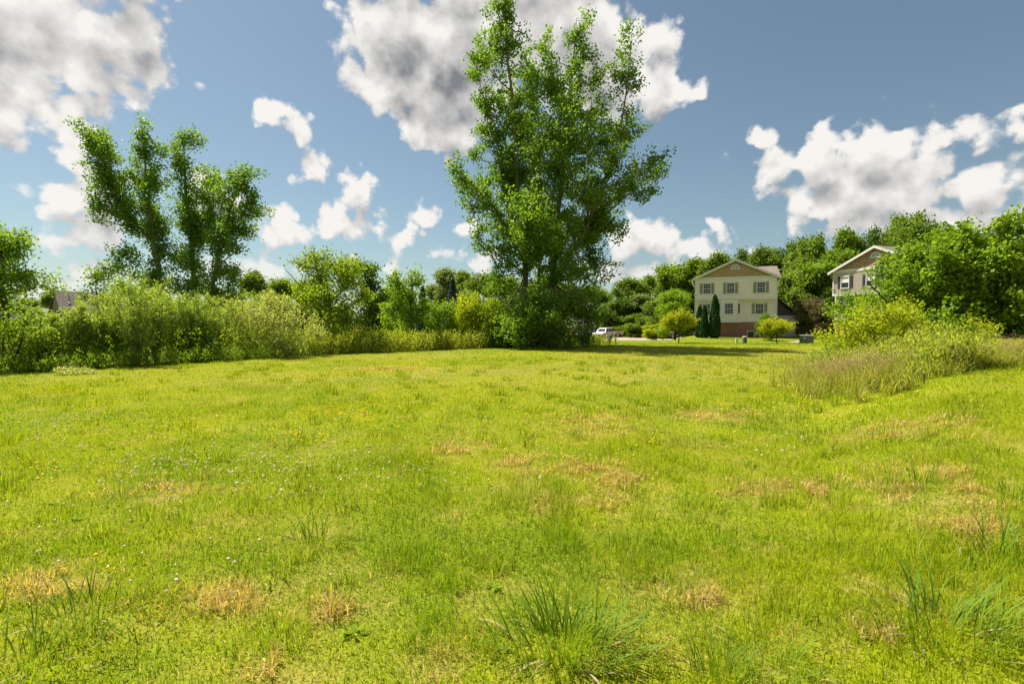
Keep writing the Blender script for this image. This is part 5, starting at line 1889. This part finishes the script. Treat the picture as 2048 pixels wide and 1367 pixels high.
_r = np.random.default_rng(88)
p = along_hedge(-10.2, -1.2, .2, 3.4, 1100, _r)
weed_mass('goldenrod_patch', 'pale goldenrod weeds lining the far edge of the field', 'weeds', p, L_WEED, None, 701, 1.05, per=30, leaf=(.11, .04))
p = along_hedge(-30, -9.5, -.1, 1.2, 900, _r)
weed_mass('hedge_weeds', 'green weeds and long grass along the foot of the left hedge', 'weeds', p, L_MID, None, 702, .55, per=26, leaf=(.13, .03))
p = np.stack([_r.normal(4.9, 1.1, 420), _r.normal(37.5, 1.6, 420)], 1)
weed_mass('goldenrod_clump', 'bright goldenrod clump right of the cottonwood foot, before the parked cars', 'weeds', p, L_WEED, None, 703, .62, per=34, leaf=(.14, .05))
q = at(680, 690, 28.3)
p = np.stack([_r.normal(q[0], .75, 130), _r.normal(28.3, .5, 130)], 1)
weed_mass('withered_weeds', 'withered brown weeds beside the box elder trunk', 'weeds', p, L_BROWN, None, 704, 1.35, per=30, leaf=(.10, .035))
p = along_hedge(-1.6, 3.2, .0, 1.6, 420, _r)
weed_mass('undergrowth', 'dark leafy undergrowth around the foot of the tall cottonwood', 'weeds', p, L_MID, None, 705, 1.0, per=34, leaf=(.15, .07))
p = np.concatenate([ground_pts(1720, 752, 60, 8, 260, _r), ground_pts(1850, 742, 50, 7, 200, _r)])
weed_mass('bank_weeds', 'yellow green weeds between the tall grass clump and the bright bush', 'weeds', p, L_WEED, None, 708, .75, per=34, leaf=(.09, .026))
# dense low cover behind the hedge front, so that no bare ground shows between stems
p = along_hedge(-28, -6, 1.2, 4.5, 1000, _r)
weed_mass('hedge_underbrush', 'mixed leafy underbrush filling the left hedge between the stems', 'weeds', p, L_BOXELD, None, 706, 1.25, per=30, leaf=(.12, .06))

L_DRYG = leafmat('dry_grass', (0.270, 0.240, 0.060), (0.460, 0.360, 0.170), 0.35, tcol=(1.4, 1.3, .8))
L_SEED = leafmat('seed_head', (0.360, 0.250, 0.110), (0.520, 0.400, 0.220), 0.35, tcol=(1.3, 1.1, .9))
L_TALLG = leafmat('tall_grass', (0.180, 0.220, 0.025), (0.420, 0.410, 0.100), 0.38)


def tall_grass(name, label, pts, h, seed, seeds=.05, kind='stuff', per=16, w=.008):
    """arching long blades from many crowns, with seed plumes"""
    rng = np.random.default_rng(seed)
    n = len(pts)
    i = np.repeat(np.arange(n), per)
    m = len(i)
    x = pts[i, 0] + rng.normal(0, .05, m)
    y = pts[i, 1] + rng.normal(0, .05, m)
    H = h * rng.uniform(.45, 1.15, m)
    z = gz(x, y)
    K = 5
    ld = rng.uniform(0, 2 * np.pi, m)
    ln = np.abs(rng.normal(0, .55, m)) + .1
    P = np.zeros((m, K, 3))
    P[:, 0] = np.stack([x, y, z - .01], 1)
    for k in range(1, K):
        th = np.minimum(ln * 1.15 * (k / (K - 1)) ** 1.1 * 1.8, 2.4)
        st = H / (K - 1)
        P[:, k] = P[:, k - 1] + np.stack([np.cos(ld) * np.sin(th) * st, np.sin(ld) * np.sin(th) * st, np.cos(th) * st], 1)
    P[:, :, 2] = np.maximum(P[:, :, 2], gz(P[:, :, 0], P[:, :, 1]) + .01)
    az = rng.uniform(0, 2 * np.pi, m)
    wd = np.stack([np.cos(az), np.sin(az), np.zeros(m)], 1)[:, None] * (w * rng.uniform(.6, 1.2, m))[:, None, None] * np.array([.8, 1, .9, .6, .1])[None, :, None]
    V = np.stack([P - wd, P + wd], 2).reshape(-1, 3)
    b = np.arange(m)[:, None] * K * 2
    Q = np.concatenate([b + np.array([[2 * k, 2 * k + 1, 2 * k + 3, 2 * k + 2]]) for k in range(K - 1)])
    rnd = np.clip(rng.beta(1.2, 1.8, m), 0, 1)
    root = empty(name, (float(pts[:, 0].mean()), float(pts[:, 1].mean()), float(gz(pts[:, 0].mean(), pts[:, 1].mean()))), 0, label, 'grass')
    org = np.array(root.location)
    o = obj('blade_mass', np_mesh('blade_mass', V - org, quads=Q, mat=L_TALLG, attrs={'rnd': np.tile(rnd, K - 1)}), root)
    o['kind'] = 'stuff'
    if seeds:
        s = rng.choice(m, int(m * seeds), replace=False)
        per2 = 26
        j = np.repeat(s, per2)
        u = rng.uniform(0, 1, len(j))
        top = np.stack([x[s], y[s], z[s] + h * rng.uniform(.75, 1.25, len(s))], 1)
        top[:, :2] += rng.normal(0, .12, (len(s), 2))
        jj = np.repeat(np.arange(len(s)), per2)
        C = top[jj] + rng.normal(size=(len(jj), 3)) * np.array([.035, .035, .085])
        LV = leaf_quads(C, .028, .008, rng, (0, 0, 1), .4)
        Pp = bez(np.stack([x[s], y[s], z[s]], 1), top, .03, rng, 4)
        v, q = tubes(Pp, np.full((len(s), 4), .0018), 3)
        o = obj('seed_plume', np_mesh('seed_plume', np.concatenate([v, LV]) - org, quads=np.concatenate([q, quads_idx(len(C)) + len(v)]), mat=L_SEED, attrs={'rnd': rng.uniform(0, 1, len(q) + len(C))}), root)
        o['kind'] = 'stuff'
    if kind:
        root['kind'] = kind
    return root


tall_grass('tall_grass_clump', 'large clump of tall grass with pinkish seed plumes at the right of the field', np.concatenate([ground_pts(1735, 770, 40, 10, 170, _r), ground_pts(1680, 772, 30, 9, 60, _r), ground_pts(1640, 765, 40, 18, 40, _r)]), .56, 803, kind=None, per=22, seeds=.05)
tall_grass('tall_grass_fringe', 'sparse yellowing tall grass in front of the pale bush', ground_pts(1640, 768, 28, 14, 110, _r), .5, 804, kind=None)
tall_grass('bank_grass', 'rough straw coloured grass along the right bank below the bushes', np.concatenate([ground_pts(1900, 742, 55, 7, 200, _r), ground_pts(2000, 726, 60, 7, 240, _r), ground_pts(2080, 715, 50, 6, 120, _r)]), .32, 806, per=16, seeds=.014)
tall_grass('bank_grass', 'greener rough grass behind the straw coloured grass on the right bank', np.concatenate([ground_pts(1860, 733, 40, 5, 160, _r), ground_pts(1960, 716, 60, 4, 200, _r)]), .4, 807, per=14, seeds=.008)


# ---- individual tussocks with every blade its own part
M_BLADE = leafmat('tussock_blade', (0.080, 0.150, 0.010), (0.160, 0.250, 0.020), 0.36, .6, .12)
M_BLADED = leafmat('dead_blade', (0.280, 0.230, 0.110), (0.420, 0.350, 0.190), 0.25, tcol=(1, 1, .8))


def blade_mesh(L, w, bend, seed, mat):
    K = 7
    V = []
    th = 0.0
    p = np.array([0, 0, 0.0])
    for k in range(K):
        t = k / (K - 1)
        ww = w * (.75 + .6 * t) * (1 - t ** 2.2) + .0004
        V += [p + [-ww, 0, 0], p + [0, -.25 * ww, 0], p + [ww, 0, 0]]
        th = bend * t ** 1.3
        p = p + np.array([0, math.sin(th), math.cos(th)]) * L / (K - 1)
    Q = []
    for k in range(K - 1):
        for s in (0, 1):
            a = 3 * k + s
            Q.append((a, a + 1, a + 4, a + 3))
    rng = np.random.default_rng(seed)
    return np_mesh('blade', V, quads=Q, mat=mat, attrs={'rnd': np.full(len(Q), rng.uniform(0, 1))}, smooth_shade=True)


BLADES = [blade_mesh(L, w, b, i, M_BLADE) for i, (L, w, b) in enumerate([(.36, .0042, .7), (.30, .0038, 1.1), (.40, .0048, .9), (.26, .0040, 1.5), (.33, .0034, .5), (.38, .0045, 1.3), (.28, .005, .9), (.42, .004, 1.6)])]
DEADB = [blade_mesh(L, w, b, 20 + i, M_BLADED) for i, (L, w, b) in enumerate([(.26, .005, 1.9), (.20, .004, 2.2), (.3, .0045, 1.4)])]


def tussock(label, px, py, n, rad, scale, seed, sector=None, dead=6):
    rng = np.random.default_rng(seed)
    g = ground_pts(px, py, .01, .01, 1, rng)[0]
    root = empty('grass_tussock', (g[0], g[1], float(gz(g[0], g[1]))), 0, label, 'grass', 'long-bladed grass tussocks in the foreground')
    for i in range(n + dead):
        src = BLADES[rng.integers(len(BLADES))] if i < n else DEADB[rng.integers(len(DEADB))]
        o = bpy.data.objects.new('blade', src)
        a = rng.uniform(0, 2 * math.pi)
        r = rad * math.sqrt(rng.uniform(0, 1))
        ex = 1.6 if i % 2 else 1.0
        x, y = r * math.cos(a) * ex, r * math.sin(a) * .8
        o.location = (x, y, float(gz(g[0] + x, g[1] + y)) - root.location[2] - .008)
        out = math.atan2(-x, y) if r > .02 else rng.uniform(0, 6.28)     # blade bends along its local +y
        o.rotation_euler = (-rng.uniform(.05, .75) * (r / rad + .25) if i < n else -1.0, rng.normal(0, .1), out + rng.normal(0, .5))
        s = scale * rng.uniform(.6, 1.15)
        o.scale = (s * 1.05, s, s)
        link(o, root)
    return root


tussock('big tussock of long dark green blades in the centre foreground', 1130, 1300, 210, .26, .95, 901, dead=12)
tussock('wide tussock of long blades with dead straws near the right edge', 1880, 1262, 170, .30, .95, 902, dead=16)
tussock('upright tussock at the right edge above the wide tussock', 1990, 1110, 70, .2, .9, 903, dead=5)
tussock('small bright tussock at the bottom right of the big centre tussock', 1430, 1350, 60, .12, .6, 904, dead=3)
tussock('tussock of pale bent blades in the left foreground', 180, 1235, 80, .24, .7, 905, dead=10)
tussock('thin tussock left of the centre, beside a bare straw patch', 640, 1085, 50, .16, .7, 906, dead=8)
tussock('tussock at the bottom left corner of the picture', 60, 1340, 70, .2, .7, 907, dead=10)
tussock('short tussock halfway up the field right of centre', 1380, 890, 60, .25, .8, 908, dead=3)
tussock('sprawling tussock at the lower right, left of the wide tussock', 1530, 1330, 50, .2, .6, 909, dead=8)


# ---- small odds and ends
def dock_stalk():
    g = ground_pts(1905, 741, .01, .01, 1, _r)[0]
    z = float(gz(*g))
    root = empty('dock_stalk', (g[0], g[1], z), 0, 'rusty brown seeding dock stalk standing in the bank grass', 'weed')
    rng = np.random.default_rng(5)
    h = at(1905, 690, g[1])[2] - z
    MB().tube([(0, 0, -.02), (.02, 0, h * .5), (-.01, .01, h)], [.008, .006, .003], 5).build('stalk', plain('rust_stalk', (.14, .05, .025), .8), root)
    C = np.stack([rng.normal(0, .04, 500), rng.normal(0, .04, 500), rng.uniform(.35, 1.02, 500) * h], 1)
    obj('seed_head', np_mesh('seed_head', leaf_quads(C, .035, .02, rng), quads=quads_idx(500), mat=leafmat('dock_seed', (0.140, 0.045, 0.025), (0.240, 0.100, 0.050), .2, tcol=(1.2, 1, .8)), attrs={'rnd': rng.uniform(0, 1, 500)}), root)
    g = ground_pts(1848, 768, .01, .01, 1, _r)[0]
    z = float(gz(*g))
    root = empty('survey_stake', (g[0], g[1], z), .3, 'thin dark stake standing at the edge of the bank grass', 'stake')
    h = at(1848, 749, g[1])[2] - z
    m = MB().box(-.008, .008, -.008, .008, -.05, h)
    m.build('shaft', plain('weathered_wood', (.06, .04, .03), .9), root)
    MB().box(-.012, .012, -.012, .012, h + .001, h + .02).build('tip', plain('stake_tip', (.09, .05, .035), .9), root)


dock_stalk()


def cut_branch():
    """a cut leafy branch lying at the foot of the hedge"""
    rng = np.random.default_rng(77)
    g = ground_pts(140, 748, .01, .01, 1, _r)[0]
    z = float(gz(*g))
    root = empty('fallen_branch', (g[0], g[1], z), 0, 'cut branch with withering pale leaves lying before the left hedge', 'branch')
    P, tips = [], []
    for i in range(16):
        a = rng.normal(.1, .25)
        L = rng.uniform(.6, 1.3)
        s = np.array([-.7 + rng.uniform(0, .5), rng.uniform(.0, .35), .10 + rng.uniform(0, .12)])
        e = s + np.array([math.cos(a) * L, math.sin(a) * L * .5 - .25, -.2 - s[2] * .4])
        e[2] = max(e[2], .05)
        P.append((s, e))
    A = np.array([p[0] for p in P]); B = np.array([p[1] for p in P])
    L = bez(A, B, .08, rng, 5)
    v, q = tubes(L, np.linspace(.012, .003, 5)[None] * np.ones((16, 1)), 4)
    obj('stem', np_mesh('stem', v, quads=q, mat=M_BARKD), root)
    i = rng.integers(0, 16, 1500)
    t = rng.uniform(.2, 1.05, (1500, 1))
    C = A[i] * (1 - t) + B[i] * t + rng.normal(size=(1500, 3)) * np.array([.06, .06, .03])
    C[:, 2] = np.maximum(C[:, 2] + .08 * t[:, 0] * (1 - t[:, 0]), .03)
    obj('foliage', np_mesh('foliage', leaf_quads(C, .09, .03, rng), quads=quads_idx(1500), mat=L_OLIVE, attrs={'rnd': rng.uniform(.3, 1, 1500)}), root)


cut_branch()
